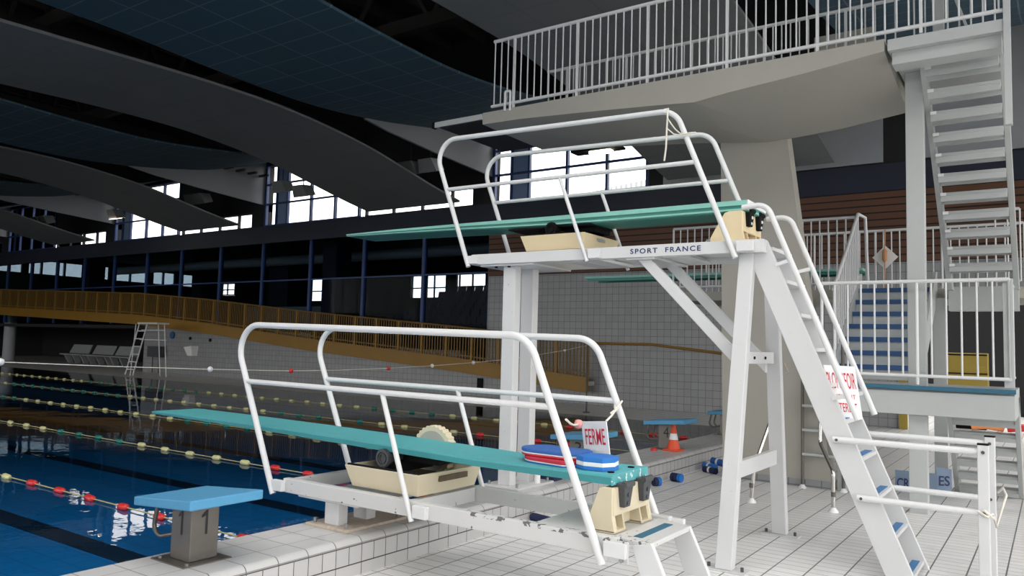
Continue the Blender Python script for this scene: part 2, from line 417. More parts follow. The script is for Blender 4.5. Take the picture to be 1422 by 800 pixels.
# kerb with bullnose
prof = [(-4.80, -0.6), (-4.80, 0.245), (-4.785, 0.26)]
mb = MB(); mb.prism([(-4.82, -0.6), (-4.82, 0.25), (-4.80, 0.262), (XK-0.055, 0.262), (XK-0.055, -0.25), (-4.70, -0.6)], 'y', YN, 16.9)
struct('trim_kerb_top', mb, 'kerbtop')
nose = [(XK-0.055, 0.21)] + [(XK-0.055+0.055*math.sin(a), 0.208+0.055*math.cos(a)) for a in [PI/2*k/6 for k in range(7)]]
mb = MB(); mb.prism([(XK-0.055, 0.20)] + nose[1:] , 'y', YN, 16.9)
for pp in range(len(mb.sm)): pass
struct('trim_kerb_nose', mb, 'kerb')
mb = MB(); mb.box(XK-0.055, XK, YN, 16.9, -0.1, 0.209)
struct('trim_kerb_face', mb, 'kerbface')
mb = MB(); mb.box(XK-.05, XK+.0015, YN, 16.9, -0.1, 0.083)
struct('trim_kerb_foot', mb, 'kerbfoot')

# far wall: tiles, slats, navy beam
mb = MB()
mb.box(-34.6, -14.85, 20.0, 20.35, 0, 0.9)       # low tiled wall under the ramp (steps up with it)
for xa, xb, zt in ((-34.6, -29.0, 2.3), (-29.0, -23.2, 1.95), (-23.2, -15.9, 1.45), (-15.9, -14.85, 1.0)):
    mb.box(xa, xb, 20.0, 20.35, 0.9, zt)
mb.box(-14.85, -2.9, 20.0, 20.35, 0, 3.86)
mb.box(-2.9, XR, 20.0, 20.35, 2.85, 3.86)
struct('wall_far', mb, 'walltile')
mb = MB(); mb.box(-14.85, XR, 19.97, 20.3, 3.86, 5.56)
struct('wall_far_slats', mb, 'wood')
mb = MB(); mb.box(XL, XR, 19.9, 20.5, 5.56, 6.2); mb.box(XL, -14.85, 19.86, 19.92, 5.50, 5.62)
struct('wall_far_beam', mb, 'navy')
mb = MB(); mb.box(-2.95, -2.78, 19.9, 20.0, 0, 2.85)
struct('trim_opening', mb, 'ramp')
# wall above the windows and to the right
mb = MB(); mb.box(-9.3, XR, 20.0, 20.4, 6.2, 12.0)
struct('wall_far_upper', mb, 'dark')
mb = MB(); mb.box(-8.85, -3.25, 19.93, 20.0, 6.25, 7.5); mb.box(-2.4, 4.5, 19.93, 20.0, 6.25, 9.2)
struct('wall_far_panels', mb, 'upanel')

PITCH = 11.52
nwin = 0
for k in range(4):
    xl = -14.8 - PITCH*k
    # solid wall above windows
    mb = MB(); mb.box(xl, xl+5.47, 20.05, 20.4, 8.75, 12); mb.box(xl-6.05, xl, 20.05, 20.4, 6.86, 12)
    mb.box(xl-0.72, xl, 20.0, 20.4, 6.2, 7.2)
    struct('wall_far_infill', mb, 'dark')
    # tall window
    nwin += 1
    mb = MB()
    for x, wd in ((xl+0.05, .10), (xl+0.72, .05), (xl+1.4, .07), (xl+2.78, .08), (xl+4.14, .08), (xl+5.43, .08)):
        mb.box(x-wd/2, x+wd/2, 19.98, 20.1, 6.2, 8.75)
    for z in (6.24, 7.12, 7.92, 8.72): mb.box(xl, xl+5.47, 19.99, 20.09, z-.03, z+.03)
    fr = struct('window_%d' % nwin, mb, 'blueframe')
    mb = MB(); mb.box(xl, xl+5.47, 20.04, 20.05, 6.2, 8.75); mb.build('pane', 'glass', fr)
    mb = MB(); mb.box(xl+0.75, xl+1.36, 20.06, 20.12, 6.25, 8.7); mb.build('infill_panel', 'bluepanel', fr)
    portal('portal_window_%d' % nwin, (xl+2.7, 20.2, 7.5), (5.4, 2.5), (0, -1, 0))
    # low strip window
    nwin += 1
    mb = MB()
    for x in (xl-5.7, xl-4.35, xl-3.0, xl-1.68, xl-0.75): mb.box(x-.035, x+.035, 19.98, 20.1, 6.2, 6.86)
    for z in (6.22, 6.84): mb.box(xl-5.75, xl-.72, 19.99, 20.09, z-.025, z+.025)
    fr = struct('window_%d' % nwin, mb, 'navy')
    mb = MB(); mb.box(xl-5.72, xl-.75, 20.04, 20.05, 6.2, 6.86); mb.build('pane', 'glass', fr)

# roof deck above the sails
mb = MB(); mb.box(XL, -7.0, YN, 20.4, 12.0, 12.2); mb.box(-7.0, XR, 6.0, 20.4, 12.0, 12.2); mb.box(-7.0, XR, YN, -8, 12.0, 12.2)
struct('ceiling', mb, 'darkroof')
# unseen roof light, added to brighten the deck from above
nwin += 1
mb = MB()
for x in (-7, -4.1, -1.2, 1.7, 4.6, XR): mb.box(x-.06, x+.06, -8, 6, 12.0, 12.15)
for y in (-8, -4.5, -1, 2.5, 6): mb.box(-7, XR, y-.05, y+.05, 12.0, 12.12)
fr = struct('window_%d' % nwin, mb, 'blueframe')
mb = MB(); mb.box(-7, XR, -8, 6, 12.05, 12.06); mb.build('pane', 'glass', fr)
portal('portal_window_%d' % nwin, (.25, -1, 11.95), (14.5, 14), (0, 0, -1))
mb = MB()
x = XL
while x < XR:
    mb.box(x, x+.12, YN if x < -7.2 else 6.05, 20, 11.6, 12.0); x += 1.44
struct('ceiling_purlins', mb, 'truss')

# gable boards beside the tall windows, following the blue sail
BLUE = [(-9, 8.2), (-4, 7.9), (1, 7.7), (5, 7.6), (7.7, 7.56), (9.9, 7.45), (11.85, 7.4), (13.3, 7.46), (15, 7.64), (16.2, 7.82), (17.2, 8.0), (18.4, 8.33), (19.3, 8.62), (19.95, 8.85)]
GREY = [(-9, 6.9), (-4, 7.05), (1, 7.2), (5, 7.32), (8, 7.42), (10, 7.48), (12, 7.47), (13.3, 7.38), (14.4, 7.26), (15.6, 7.08), (17.0, 6.78), (18.4, 6.48), (19.55, 6.27)]
def smooth_prof(pts, n=5):
    out = []
    for i in range(len(pts)-1):
        p0 = pts[max(i-1, 0)]; p1 = pts[i]; p2 = pts[i+1]; p3 = pts[min(i+2, len(pts)-1)]
        for k in range(n):
            t = k/n; y = p1[0]+(p2[0]-p1[0])*t
            m1 = (p2[1]-p0[1])/(p2[0]-p0[0]); m2 = (p3[1]-p1[1])/(p3[0]-p1[0]); h = p2[0]-p1[0]
            z = (2*t**3-3*t**2+1)*p1[1] + (t**3-2*t**2+t)*h*m1 + (-2*t**3+3*t**2)*p2[1] + (t**3-t**2)*h*m2
            out.append((y, z))
    out.append(pts[-1]); return out
def sail(prof, x0, x1, th=0.06):
    mb = MB(); pr = smooth_prof(prof); n = len(pr)
    vs = []
    for y, z in pr: vs += [(x0, y, z), (x1, y, z), (x1, y, z+th), (x0, y, z+th)]
    fs = []
    for i in range(n-1):
        a, b = 4*i, 4*i+4
        fs += [(a, a+1, b+1, b), (a+1, a+2, b+2, b+1), (a+2, a+3, b+3, b+2), (a+3, a, b, b+3)]
    fs += [(3, 2, 1, 0), (4*n-4, 4*n-3, 4*n-2, 4*n-1)]
    return mb.add(vs, fs, False)
blue_lab = ['broad blue tiled ceiling sail over the springboards, the largest in view', 'blue tiled ceiling sail beyond the wide grey one, second blue from the camera', 'third blue ceiling sail along the hall, far left', 'fourth and farthest blue ceiling sail at the left edge']
grey_lab = ['grey ceiling sail hanging above the diving platform', 'wide grey ceiling sail dipping to the far windows at centre left', 'grey ceiling sail ending at the third group of far windows', 'small farthest grey ceiling sail by the left edge']
for k in range(4):
    o = sail(BLUE if k else [p for p in BLUE if p[0] >= 5], -14.8-PITCH*k, -10.3-PITCH*k).build('ceiling_sail', 'sailblue', None)
    setp(o, blue_lab[k], 'ceiling panel', 'blue ceiling sails')
    o = sail(GREY if k else [p for p in GREY if p[0] >= 5], -8.55-PITCH*k + (.12 if k else 0), -4.25-PITCH*k).build('ceiling_sail', 'greysail', None)
    setp(o, grey_lab[k], 'ceiling panel', 'grey ceiling sails')
o = sail([(y, z+.15) for y, z in BLUE if y >= 5], -3.3, 1.3).build('ceiling_sail', 'sailblue', None)
setp(o, 'blue tiled ceiling sail behind the top of the tall stairs, upper right', 'ceiling panel', 'blue ceiling sails')
o = sail([(y, z+.15) for y, z in GREY if y >= 5], 2.9, 7.2).build('ceiling_sail', 'greysail', None)
setp(o, 'grey ceiling sail at the right edge, beyond the tall stairs', 'ceiling panel', 'grey ceiling sails')
for k in range(4):
    xl = -14.8 - PITCH*k - 0.02
    top = [(y, z+.02) for y, z in smooth_prof(BLUE) if y >= 14.3]
    poly = [(14.3, 7.54), (15.2, 7.42), (17, 7.28), (20.0, 7.10), (20.0, 8.87)] + top[::-1]
    mb = MB(); mb.prism(poly, 'x', xl-.08, xl)
    struct('wall_gable', mb, 'fascia')
# dark steel beams and slatted decks visible between the sails
mb = MB()
for y in (14.0, 9.0, 4.0):
    mb.box(XL, XR if y > 6 else -7, y-.1, y+.1, 9.4, 9.75)
    x = XL
    while x < (XR-2 if y > 6 else -10):
        mb.bar((x, y, 9.6), (x+1.4, y, 11.6), .09, .09); mb.bar((x+1.4, y, 11.6), (x+2.8, y, 9.6), .09, .09); x += 2.8
for k in range(5):
    x = -9.4 - PITCH*k
    mb.box(x-.15, x+.15, YN, 20, 8.9, 9.4); mb.box(x-6.2, x-5.9, YN, 20, 8.6, 9.1)
    for j in range(14):
        mb.box(x-6.4, x-4.9, 12.5+j*.55, 12.6+j*.55, 8.2, 8.28)
struct('ceiling_beams', mb, 'truss')

# near and right glazed walls behind the camera: they give the hall its daylight
def glazed_wall(name, axis, pos, a0, a1, z0, z1, step, n0, facing):
    global nwin
    nwin += 1
    mb = MB(); t = a0
    def bx(a, b, za, zb, d0=-.06, d1=.06):
        if axis == 'x': mb.box(pos+d0, pos+d1, a, b, za, zb)
        else: mb.box(a, b, pos+d0, pos+d1, za, zb)
    while t <= a1+.01:
        bx(t-.05, t+.05, z0, z1); t += step
    for z in (z0, (z0+z1)/2, z1): bx(a0, a1, z-.05, z+.05)
    fr = struct('window_%d' % nwin, mb, 'blueframe')
    mb = MB()
    if axis == 'x': mb.box(pos-.005, pos+.005, a0, a1, z0, z1)
    else: mb.box(a0, a1, pos-.005, pos+.005, z0, z1)
    mb.build('pane', 'glass', fr)
    c = ((pos, (a0+a1)/2, (z0+z1)/2) if axis == 'x' else ((a0+a1)/2, pos, (z0+z1)/2))
    portal('portal_window_%d' % nwin, c, (a1-a0, z1-z0), facing)
glazed_wall('r', 'x', XR, -8.5, 19.5, 0.3, 8.6, 1.75, 0, (-1, 0, 0))
glazed_wall('n', 'y', YN, -55, -7.05, 0.8, 7.4, 1.85, 0, (0, 1, 0))
mb = MB(); mb.box(XR, XR+.3, YN, 27, -.3, .3); mb.box(XR, XR+.3, YN, 27, 8.6, 12); mb.box(XR, XR+.3, 19.5, 27, .3, 8.6); mb.box(XR, XR+.3, YN, -8.5, .3, 8.6)
struct('wall_right', mb, 'upanel')
mb = MB(); mb.box(XL, XR, YN-.3, YN, -.3, .8); mb.box(XL, XR, YN-.3, YN, 7.4, 12); mb.box(XL, -55, YN-.3, YN, .8, 7.4); mb.box(-7.05, XR, YN-.3, YN, .8, 7.4)
struct('wall_near', mb, 'upanel')
mb = MB(); mb.box(-80, 40, -60, 90, -1.0, -.62)
struct('ground_outside', mb, 'concrete')

# ------------------------------------------------------------------ gallery behind the far wall
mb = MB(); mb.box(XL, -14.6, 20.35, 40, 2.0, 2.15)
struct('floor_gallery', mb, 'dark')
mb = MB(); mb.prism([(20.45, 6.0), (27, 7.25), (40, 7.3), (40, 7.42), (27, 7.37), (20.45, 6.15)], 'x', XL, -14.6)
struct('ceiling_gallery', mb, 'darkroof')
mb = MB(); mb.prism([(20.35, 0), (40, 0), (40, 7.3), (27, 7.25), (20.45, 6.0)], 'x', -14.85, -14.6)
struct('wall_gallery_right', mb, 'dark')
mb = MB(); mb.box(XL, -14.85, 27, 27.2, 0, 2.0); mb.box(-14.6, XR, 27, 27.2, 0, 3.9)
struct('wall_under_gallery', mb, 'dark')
# end wall with a clerestory strip
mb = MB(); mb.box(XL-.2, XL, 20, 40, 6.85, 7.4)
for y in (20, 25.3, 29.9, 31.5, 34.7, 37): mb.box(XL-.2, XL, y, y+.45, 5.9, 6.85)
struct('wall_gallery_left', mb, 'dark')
nwin += 1
mb = MB()
for y in (23.0, 26.6, 28.2, 30.8, 33.2, 36.0): mb.box(XL-.15, XL+.05, y-.06, y+.06, 5.9, 6.85)
fr = struct('window_%d' % nwin, mb, 'blueframe')
mb = MB(); mb.box(XL-.05, XL-.04, 20, 40, 5.9, 6.85); mb.build('pane', 'tglass', fr)
# back wall with the stand windows
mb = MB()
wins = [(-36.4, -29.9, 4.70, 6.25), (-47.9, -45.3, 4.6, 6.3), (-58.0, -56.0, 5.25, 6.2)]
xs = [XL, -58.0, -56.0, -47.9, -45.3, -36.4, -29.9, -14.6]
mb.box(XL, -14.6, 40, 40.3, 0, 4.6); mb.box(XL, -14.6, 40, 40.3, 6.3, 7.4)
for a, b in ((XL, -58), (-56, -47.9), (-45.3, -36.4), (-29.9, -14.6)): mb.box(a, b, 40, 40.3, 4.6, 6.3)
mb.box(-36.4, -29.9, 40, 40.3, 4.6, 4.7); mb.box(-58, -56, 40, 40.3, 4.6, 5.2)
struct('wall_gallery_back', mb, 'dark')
for (a, b, z0, z1) in wins:
    nwin += 1
    mb = MB(); n = max(2, round((b-a)/1.1))
    for i in range(n+1): mb.box(a+(b-a)*i/n-.04, a+(b-a)*i/n+.04, 39.95, 40.05, z0, z1)
    for f in (0, .45, 1): mb.box(a, b, 39.95, 40.05, z0+(z1-z0)*f-.04, z0+(z1-z0)*f+.04)
    if b-a > 4: mb.box(-33.2, -32.3, 39.9, 40.1, z0, z1); mb.box(-35.1, -34.9, 39.9, 40.1, z0, z1)
    fr = struct('window_%d' % nwin, mb, 'navy')
    mb = MB(); mb.box(a, b, 40.1, 40.11, z0, z1); mb.build('pane', 'glass', fr)
# neighbouring roofs outside
arc = [(-30 + 26*math.sin(a), 0 + 5.5*math.cos(a)) for a in [PI*k/24 - PI/2 for k in range(25)]]
mb = MB(); poly = [(-32, -.62)] + [(-32+18*t/20, 10.7 + 1.8*math.sin(PI*t/40)) for t in range(21)] + [(-14, -.62)]
mb.prism(poly, 'y', 44, 60)
o = mb.build('neighbouring_hall', 'corr', None); setp(o, 'grey ribbed building with a curved roof outside the far windows', 'building')
mb = MB(); mb.prism([(-48, -.62), (-48, 3), (-42, 6.6), (-36, 3), (-36, -.62)], 'y', 52, 66)
o = mb.build('neighbouring_house', 'upanel', None); setp(o, 'small pitched roof house outside the stand windows', 'building')
# glazed front of the gallery
nwin += 1
mb = MB(); x = -14.9
for x in (-14.9, -17.75, -20.65, -23.55, -26.45, -29.3, -32.2, -35.0, -37.9, -40.8, -43.7, -46.6, -49.5, -52.4, -55.3): mb.box(x-.06, x+.06, 20.1, 20.25, 2.2, 5.56)
mb.box(XL, -14.9, 20.12, 20.22, 3.98, 4.03)
fr = struct('window_%d' % nwin, mb, 'blueframe')
mb = MB(); mb.box(XL, -14.9, 20.17, 20.175, 2.2, 5.56); mb.build('pane', 'gglass', fr)
mb = MB(); mb.box(-31, -29.6, 24, 25.2, 2.15, 6.8); mb.box(-24.4, -23.6, 21.5, 22.3, 2.15, 6.3); mb.box(-42, -41, 27, 28, 2.15, 7.25); mb.box(-51, -50, 25, 26, 2.15, 6.9)
struct('gallery_column', mb, 'navy')
mb = MB(); mb.cyl((-50, 24, 2.15), .01, .01)
# low inner walls
mb = MB(); mb.box(-30.5, -24.5, 22.4, 22.6, 2.15, 3.1)
struct('wall_gallery_low', mb, 'upanel')
# air duct
mb = MB(); mb.tube([(-44, 23.5, 5.3), (-16, 23.5, 5.3)], .22, 14)
o = mb.build('air_duct', 'upanel', None); setp(o, 'long pale round air duct running behind the gallery glass', 'duct')
# stand of dark seats
st = root('spectator_stand', 'dark stepped spectator stand behind the glass under the small bright windows', 'seating', (-19, 24, 2.15))
for r in range(6):
    mb = MB(); mb.box(-23.2, -15.0, 23.5+r*.85, 24.35+r*.85, 2.15, 2.35+r*.32)
    mb.build('step', 'navy', st)
    mb = MB()
    for i in range(17):
        x = -23.3+i*.49; y = 24.15+r*.85; z = 2.35+r*.32
        mb.prism([(y, z+.02), (y-.35, z+.06), (y-.35, z+.12), (y-.06, z+.1), (y, z+.42), (y+.06, z+.42)], 'x', x, x+.42)
    mb.build('seat_row', 'seatdark', st)

# ------------------------------------------------------------------ yellow ramp with balustrade
RB = [(-57, 2.75), (-49.8, 2.65), (-34.7, 2.18), (-29.15, 1.82), (-23.2, 1.31), (-15.87, .80), (-10.93, .38)]
def rz(x):
    for (a, za), (b, zb) in zip(RB, RB[1:]):
        if a <= x <= b: return za + (zb-za)*(x-a)/(b-a)
    return RB[0][1]
rp = root('access_ramp', 'long ochre yellow ramp with railing sloping along the far wall', 'ramp', (-11, 19.7, 0))
mb = MB()
poly = [(x, z) for x, z in RB] + [(x, z+.44) for x, z in RB[::-1]]
for (a, za), (b, zb) in zip(RB, RB[1:]):
    mb.prism([(a, za), (b, zb), (b, zb+.44), (a, za+.44)], 'y', 19.55, 19.64)
mb.build('fascia_board', 'yellow', rp)
mb = MB()
for (a, za), (b, zb) in zip(RB, RB[1:]):
    mb.prism([(a, za+.2), (b, zb+.2), (b, zb+.32), (a, za+.32)], 'y', 19.64, 19.98)
mb.build('deck_slab', 'concrete', rp)
mb = MB(); mb.tube([(x, 19.6, z+1.43) for x, z in RB], .03, 8); mb.build('handrail', 'yellowp', rp)
x = -10.95; i = 0
while x > -56:
    z = rz(x)
    mb = MB(); mb.box(x-.04, x+.04, 19.57, 19.63, z+.4, z+1.43); mb.build('post', 'yellow', rp)
    mb = MB(); x2 = x-1.05; n = 9
    for j in range(1, n):
        xx = x-1.05*j/n; zz = rz(xx)
        mb.box(xx-.017, xx+.017, 19.585, 19.615, zz+.44, zz+1.42)
    za, zb = rz(x2), z
    mb.prism([(x2, za+.52), (x, zb+.52), (x, zb+.56), (x2, za+.56)], 'y', 19.59, 19.61)
    mb.build('railing_panel', 'yellowp', rp)
    x -= 1.05
# handrail continuing along the tiles
mb = MB(); mb.tube([(-10.85, 19.93, 1.80), (-9.14, 19.93, 1.80), (-6.0, 19.93, 1.50), (-5.0, 19.93, 1.38)], .035, 8)
for x, z in ((-10, 1.80), (-8.2, 1.71), (-6.5, 1.55)): mb.box(x-.02, x+.02, 19.93, 20.0, z-.05, z)
o = mb.build('wall_handrail', 'yellow', None); setp(o, 'thin ochre handrail fixed to the tiled wall right of the ramp', 'handrail')

# ------------------------------------------------------------------ springboard frames
def handrail(prt, name, y, z0, sh=0.0, side=-1, hi=0):
    pass

def springboard(lab, cat, y0, dz, board, edge, high):
    """y0: outer face of the near beam; dz: height of beam top"""
    loc = (-3.4, y0+.4, 0.0)
    t = root('springboard_tower' if high else 'springboard', lab, cat, loc)
    yn, yf = y0, y0+.80
    xf, xr = (-4.95, -2.06) if high else (-5.0, -2.08)
    bz0, bz1 = dz-.108, dz
    paint = 'white' if high else 'whitechip'
    for (ya, yb) in ((yn, yn+.06), (yf-.06, yf)):
        mb = MB(); mb.box(xf, xr, ya, yb, bz0, bz1); mb.build('side_beam', paint, t, .006)
    mb = MB(); mb.box(xf, xf+.07, yn+.06, yf-.06, bz0, bz1-.01); mb.build('cross_beam', paint, t, .004)
    mb = MB(); mb.box(-3.72, -3.66, yn+.06, yf-.06, bz0, bz1-.004); mb.build('cross_beam', paint, t, .004)
    mb = MB(); mb.box(-2.72, -2.12, yn+.06, yf-.06, bz1-.05, bz1-(.004 if high else .022)); mb.build('rear_plate', paint, t, .003)
    # front posts on their base plate
    xp0, xp1 = -4.60, -4.45
    zp = .262
    mb = MB(); mb.box(-4.74, -4.30, yn+.02, yf-.12, zp, zp+.022); bpl = mb.build('base_plate', 'rust' if not high else 'whitechip', t, .004)
    for (bx_, by_) in ((-4.69, yn+.07), (-4.35, yn+.07), (-4.69, yf-.17), (-4.35, yf-.17)):
        mb = MB(); mb.cyl((bx_, by_, zp+.022), .014, .035, seg=8); mb.build('bolt', 'bolt', bpl)
    for ya in ((yn+.09, yn+.42) if high else (yn+.08, yn+.38)):
        mb = MB(); mb.box(xp0, xp1, ya, ya+(.11 if high else .10), zp+.02, bz0)
        mb.build('front_post', 'white', t, .008)
    mb = MB(); mb.box(-4.85, -4.2, yn+.03, yf-.03, bz0-.02, bz0); mb.build('head_plate', 'white', t, .003)
    # handrails: outer side of each beam
    H = 1.285
    for s, yy in ((0, yn-.028), (1, yf+.028)):
        xa = -5.08 if not high else -4.96
        xb = xa-.62 if not high else xa-.54
        xc, xd = -2.70, -2.155
        zt0, zt1 = (bz1+1.205, bz1+1.15) if not high else (bz1+1.262, bz1+1.178)
        pts = [(xa, yy, bz0-.02), (xb, yy, zt0), (xc, yy, zt1), (xd, yy, bz0-.045)]
        mb = MB(); mb.tube(fillet(pts, .21, 10), .0245, 16); hr = mb.build('handrail', 'whitetube', t)
        zm = bz1+.725 if not high else bz1+.70
        fa = (zm-(bz0-.02))/(zt0-(bz0-.02)); x0 = xa+(xb-xa)*fa
        fb = (zm-(bz0-.045))/(zt1-(bz0-.045)); x1 = xd+(xc-xd)*fb
        mb = MB(); mb.tube([(x0, yy, zm+.01), (x1, yy, zm-.005)], .0205, 14); mb.build('middle_rail', 'whitetube', t)
        xm = -3.62 if not high else -3.56
        mb = MB(); mb.tube([(xm, yy, bz0-.02), (xm-.32, yy, zm)], .0185, 14); mb.build('rail_post', 'whitetube', t)
        for xx, ww in ((xa+.05, .12), (xm+.07, .12), (xd+.08, .14)):
            mb = MB(); ya, yb = (yy-.012, yn+.001) if s == 0 else (yf-.001, yy+.012)
            mb.box(xx-ww/2, xx+ww/2, ya, yb, bz0+.008, bz0+.092); mb.build('rail_bracket', 'whitetube', t, .004)
    # fulcrum tray
    zb = bz1+.012
    cr_ = 'cream' if not high else 'cream3'
    x0, x1, ya, yb = -4.36, -3.64, yn+.055, yf-.02
    mb = MB(); e = .035; th = .022; h = .155
    bot = [(x0+e, ya+e, zb), (x1-e, ya+e, zb), (x1-e, yb-e, zb), (x0+e, yb-e, zb)]
    top = [(x0-.02, ya, zb+h), (x1, ya, zb+h), (x1, yb, zb+h), (x0-.02, yb, zb+h)]
    ib = [(x0+e+th, ya+e+th, zb+th), (x1-e-th, ya+e+th, zb+th), (x1-e-th, yb-e-th, zb+th), (x0+e+th, yb-e-th, zb+th)]
    it = [(x0-.02+th, ya+th, zb+h), (x1-th, ya+th, zb+h), (x1-th, yb-th, zb+h), (x0-.02+th, yb-th, zb+h)]
    vs = bot+top+ib+it
    fs = [(0, 3, 2, 1), (8, 9, 10, 11)]
    for i in range(4):
        j = (i+1) % 4
        fs += [(i, j, 4+j, 4+i), (4+i, 4+j, 12+j, 12+i), (8+i, 12+i, 12+j, 8+j)]
    mb.add(vs, fs); tray = mb.build('fulcrum_tray', cr_, t, .006)
    mb = MB(); mb.box(x0+.03, x1-.04, ya+.04, yb-.04, zb+th, zb+th+.055); mb.build('sludge', 'dirt', tray)
    if high: mb = MB(); mb.box(x1+.004, x1+.008, yn+.30, yn+.46, zb+.10, zb+.125); mb.build('label', 'upanel', tray)
    else:
     mb = MB(); mb.box(x1-.012, x1+.006, yn+.28, yn+.60, zb+.085, zb+.125); mb.build('slot', 'dirt', tray)
    for yy in (ya+.012, yb-.03):
        mb = MB(); mb.box(x0, x1-.04, yy, yy+.02, zb+h-.004, zb+h+.012); mb.build('track_rail', 'black', tray)
    # roller and foot wheel
    xr0 = -4.07; zr = bz1+.235
    mb = MB(); mb.lathe((xr0, yn+.13, zr), [(.0, .012), (.030, .012), (.030, 0), (.036, 0), (.036, .012), (.044, .012), (.046, 0), (.062, 0), (.062, .03), (.055, .03), (.055, yf-yn-.26), (.0, yf-yn-.26)], 28, 'y')
    mb.sm = [False]*len(mb.sm); roller = mb.build('fulcrum_roller', 'black' if high else 'darkgrey', t)
    mb = MB()
    for k in range(26):
        a = 2*PI*k/26; mb.box(xr0+.062*math.cos(a)-.005, xr0+.062*math.cos(a)+.005, yn+.134, yn+.16, zr+.062*math.sin(a)-.005, zr+.062*math.sin(a)+.005)
    mb.build('gear_teeth', 'black' if high else 'darkgrey', roller)
    mb = MB(); mb.box(xr0-.55, xr0+.42, yn+.185, yf-.17, zr+(.062 if not high else .02), zr+(.075 if not high else .035)); mb.build('carriage_plate', 'black', t)
    mb = MB(); mb.box(xr0+.02, xr0+.40, yn+.30, yf-.16, zr-.03, zr+.06); mb.box(xr0-.04, xr0+.10, yn+.2, yf-.2, zr-.1, zr-.02); mb.build('carriage', 'black', t, .01)
    rw = .12 if high else .192
    mb = MB(); n = 30; ywl = yf-.135
    vs = []
    for yy in (ywl, ywl+.075):
        for k in range(2*n):
            a = PI*k/n; r = rw + (.009 if k % 2 == 0 else -.004)
            vs.append((xr0+.02+r*math.cos(a), yy, zr+.005+r*math.sin(a)))
    N = 2*n
    fs = [tuple(range(N))[::-1], tuple(range(N, 2*N))] + [(k, (k+1) % N, N+(k+1) % N, N+k) for k in range(N)]
    if high: vs = [(x, y, z-.03) for x, y, z in vs]
    mb.add(vs, fs); wheel = mb.build('foot_wheel', cr_, t, .003)
    mb = MB(); mb.cyl((xr0+.02, ywl-.004, zr+.005-(.03 if high else 0)), rw-.035, .004, 'y', 36); mb.build('wheel_disc', 'concrete', wheel)
    # board: tapered alloy plank with ribs underneath
    yb0, yb1 = y0+.165, y0+.665
    xa, xb = (-7.0, -2.12) if high else (-7.17, -2.205)
    zt = [(xb, bz1+.320), (-3.24, bz1+.313), (-4.07, bz1+.331), (-5.2, bz1+.350), (-6.2, bz1+.358), (xa, bz1+.362)] if not high else \
         [(xb, bz1+.365), (-3.2, bz1+.364), (-4.07, bz1+.366), (-5.2, bz1+.370), (-6.2, bz1+.368), (xa, bz1+.358)]
    thk = [.056, .048, .048, .040, .032, .022] if not high else [.095, .095, .095, .070, .048, .026]
    lip = .44 if high else .22
    mb = MB(); vs = []
    for (x, z), th in zip(zt, thk):
        vs += [(x, yb0, z-th*lip), (x, yb1, z-th*lip), (x, yb1, z), (x, yb0, z)]
    fs = [(0, 1, 2, 3), (23, 22, 21, 20)]
    for i in range(5):
        a, b = 4*i, 4*i+4; fs += [(a+k, a+(k+1) % 4, b+(k+1) % 4, b+k) for k in range(4)]
    mb.add(vs, fs); bd = mb.build('diving_board', board, t)
    if high:
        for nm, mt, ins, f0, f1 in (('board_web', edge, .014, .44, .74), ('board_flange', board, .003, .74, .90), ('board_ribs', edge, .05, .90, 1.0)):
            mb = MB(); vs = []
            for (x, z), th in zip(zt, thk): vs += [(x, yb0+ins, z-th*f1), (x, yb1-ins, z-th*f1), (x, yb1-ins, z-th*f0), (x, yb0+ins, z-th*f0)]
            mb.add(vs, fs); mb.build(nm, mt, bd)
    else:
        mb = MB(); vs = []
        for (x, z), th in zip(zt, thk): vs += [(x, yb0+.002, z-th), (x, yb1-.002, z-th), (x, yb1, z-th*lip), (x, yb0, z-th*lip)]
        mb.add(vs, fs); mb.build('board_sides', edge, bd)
    mb = MB(); zz = zt[0][1]; mb.box(xb-.002, xb+.008, yb0-.002, yb1+.002, zz-(.045 if high else .06), zz+.002)
    mb.build('end_cap', 'tealworn' if not high else 'signwhite', bd, .003)
    for yy in (yb0+.11, yb1-.11):
        mb = MB(); mb.cyl((xb-.06, yy, zz), .022, .006, seg=16); mb.build('hinge_bolt', 'black', bd)
    # hinge pedestal
    zp1 = bz1+(.275 if high else .25)
    bz1_ = bz1; bz1 = bz1 - (0 if high else .02)
    x0, x1 = (-2.44, -2.14) if high else (-2.36, -2.17)
    pd = MB()
    dx_ = x1-x0
    prof_ = [(x0, bz1+.005), (x0, bz1+.05), (x0+.15*dx_, bz1+.13), (x0+.28*dx_, bz1+.19), (x0+.42*dx_, zp1-.012), (x0+.55*dx_, zp1), (x1-.02, zp1), (x1-.02, bz1+.11), (x1, bz1+.005)]
    for ya, yb in ((yb0-.015, yb0+.02), (yb1-.02, yb1+.015)): pd.prism(prof_, 'y', ya, yb)
    pd.box(x1-.045, x1-.015, yb0, yb1, bz1+.10, zp1-.002)
    pd.box(x1-.11, x1-.085, yb0, yb1, bz1+.01, zp1-.01)
    for ya in (yb0+.015, yb0+.12, yb1-.14, yb1-.035): pd.prism([(x1-.12, bz1+.005), (x1-.045, zp1-.02), (x1-.02, bz1+.10), (x1, bz1+.005)], 'y', ya, ya+.015)
    pd.box(x0+.02, x1+.0, yb0-.015, yb0+.14, bz1+.0, bz1+.018); pd.box(x0+.02, x1+.0, yb1-.14, yb1+.015, bz1, bz1+.018)
    ped = pd.build('hinge_pedestal', cr_, t, .004)
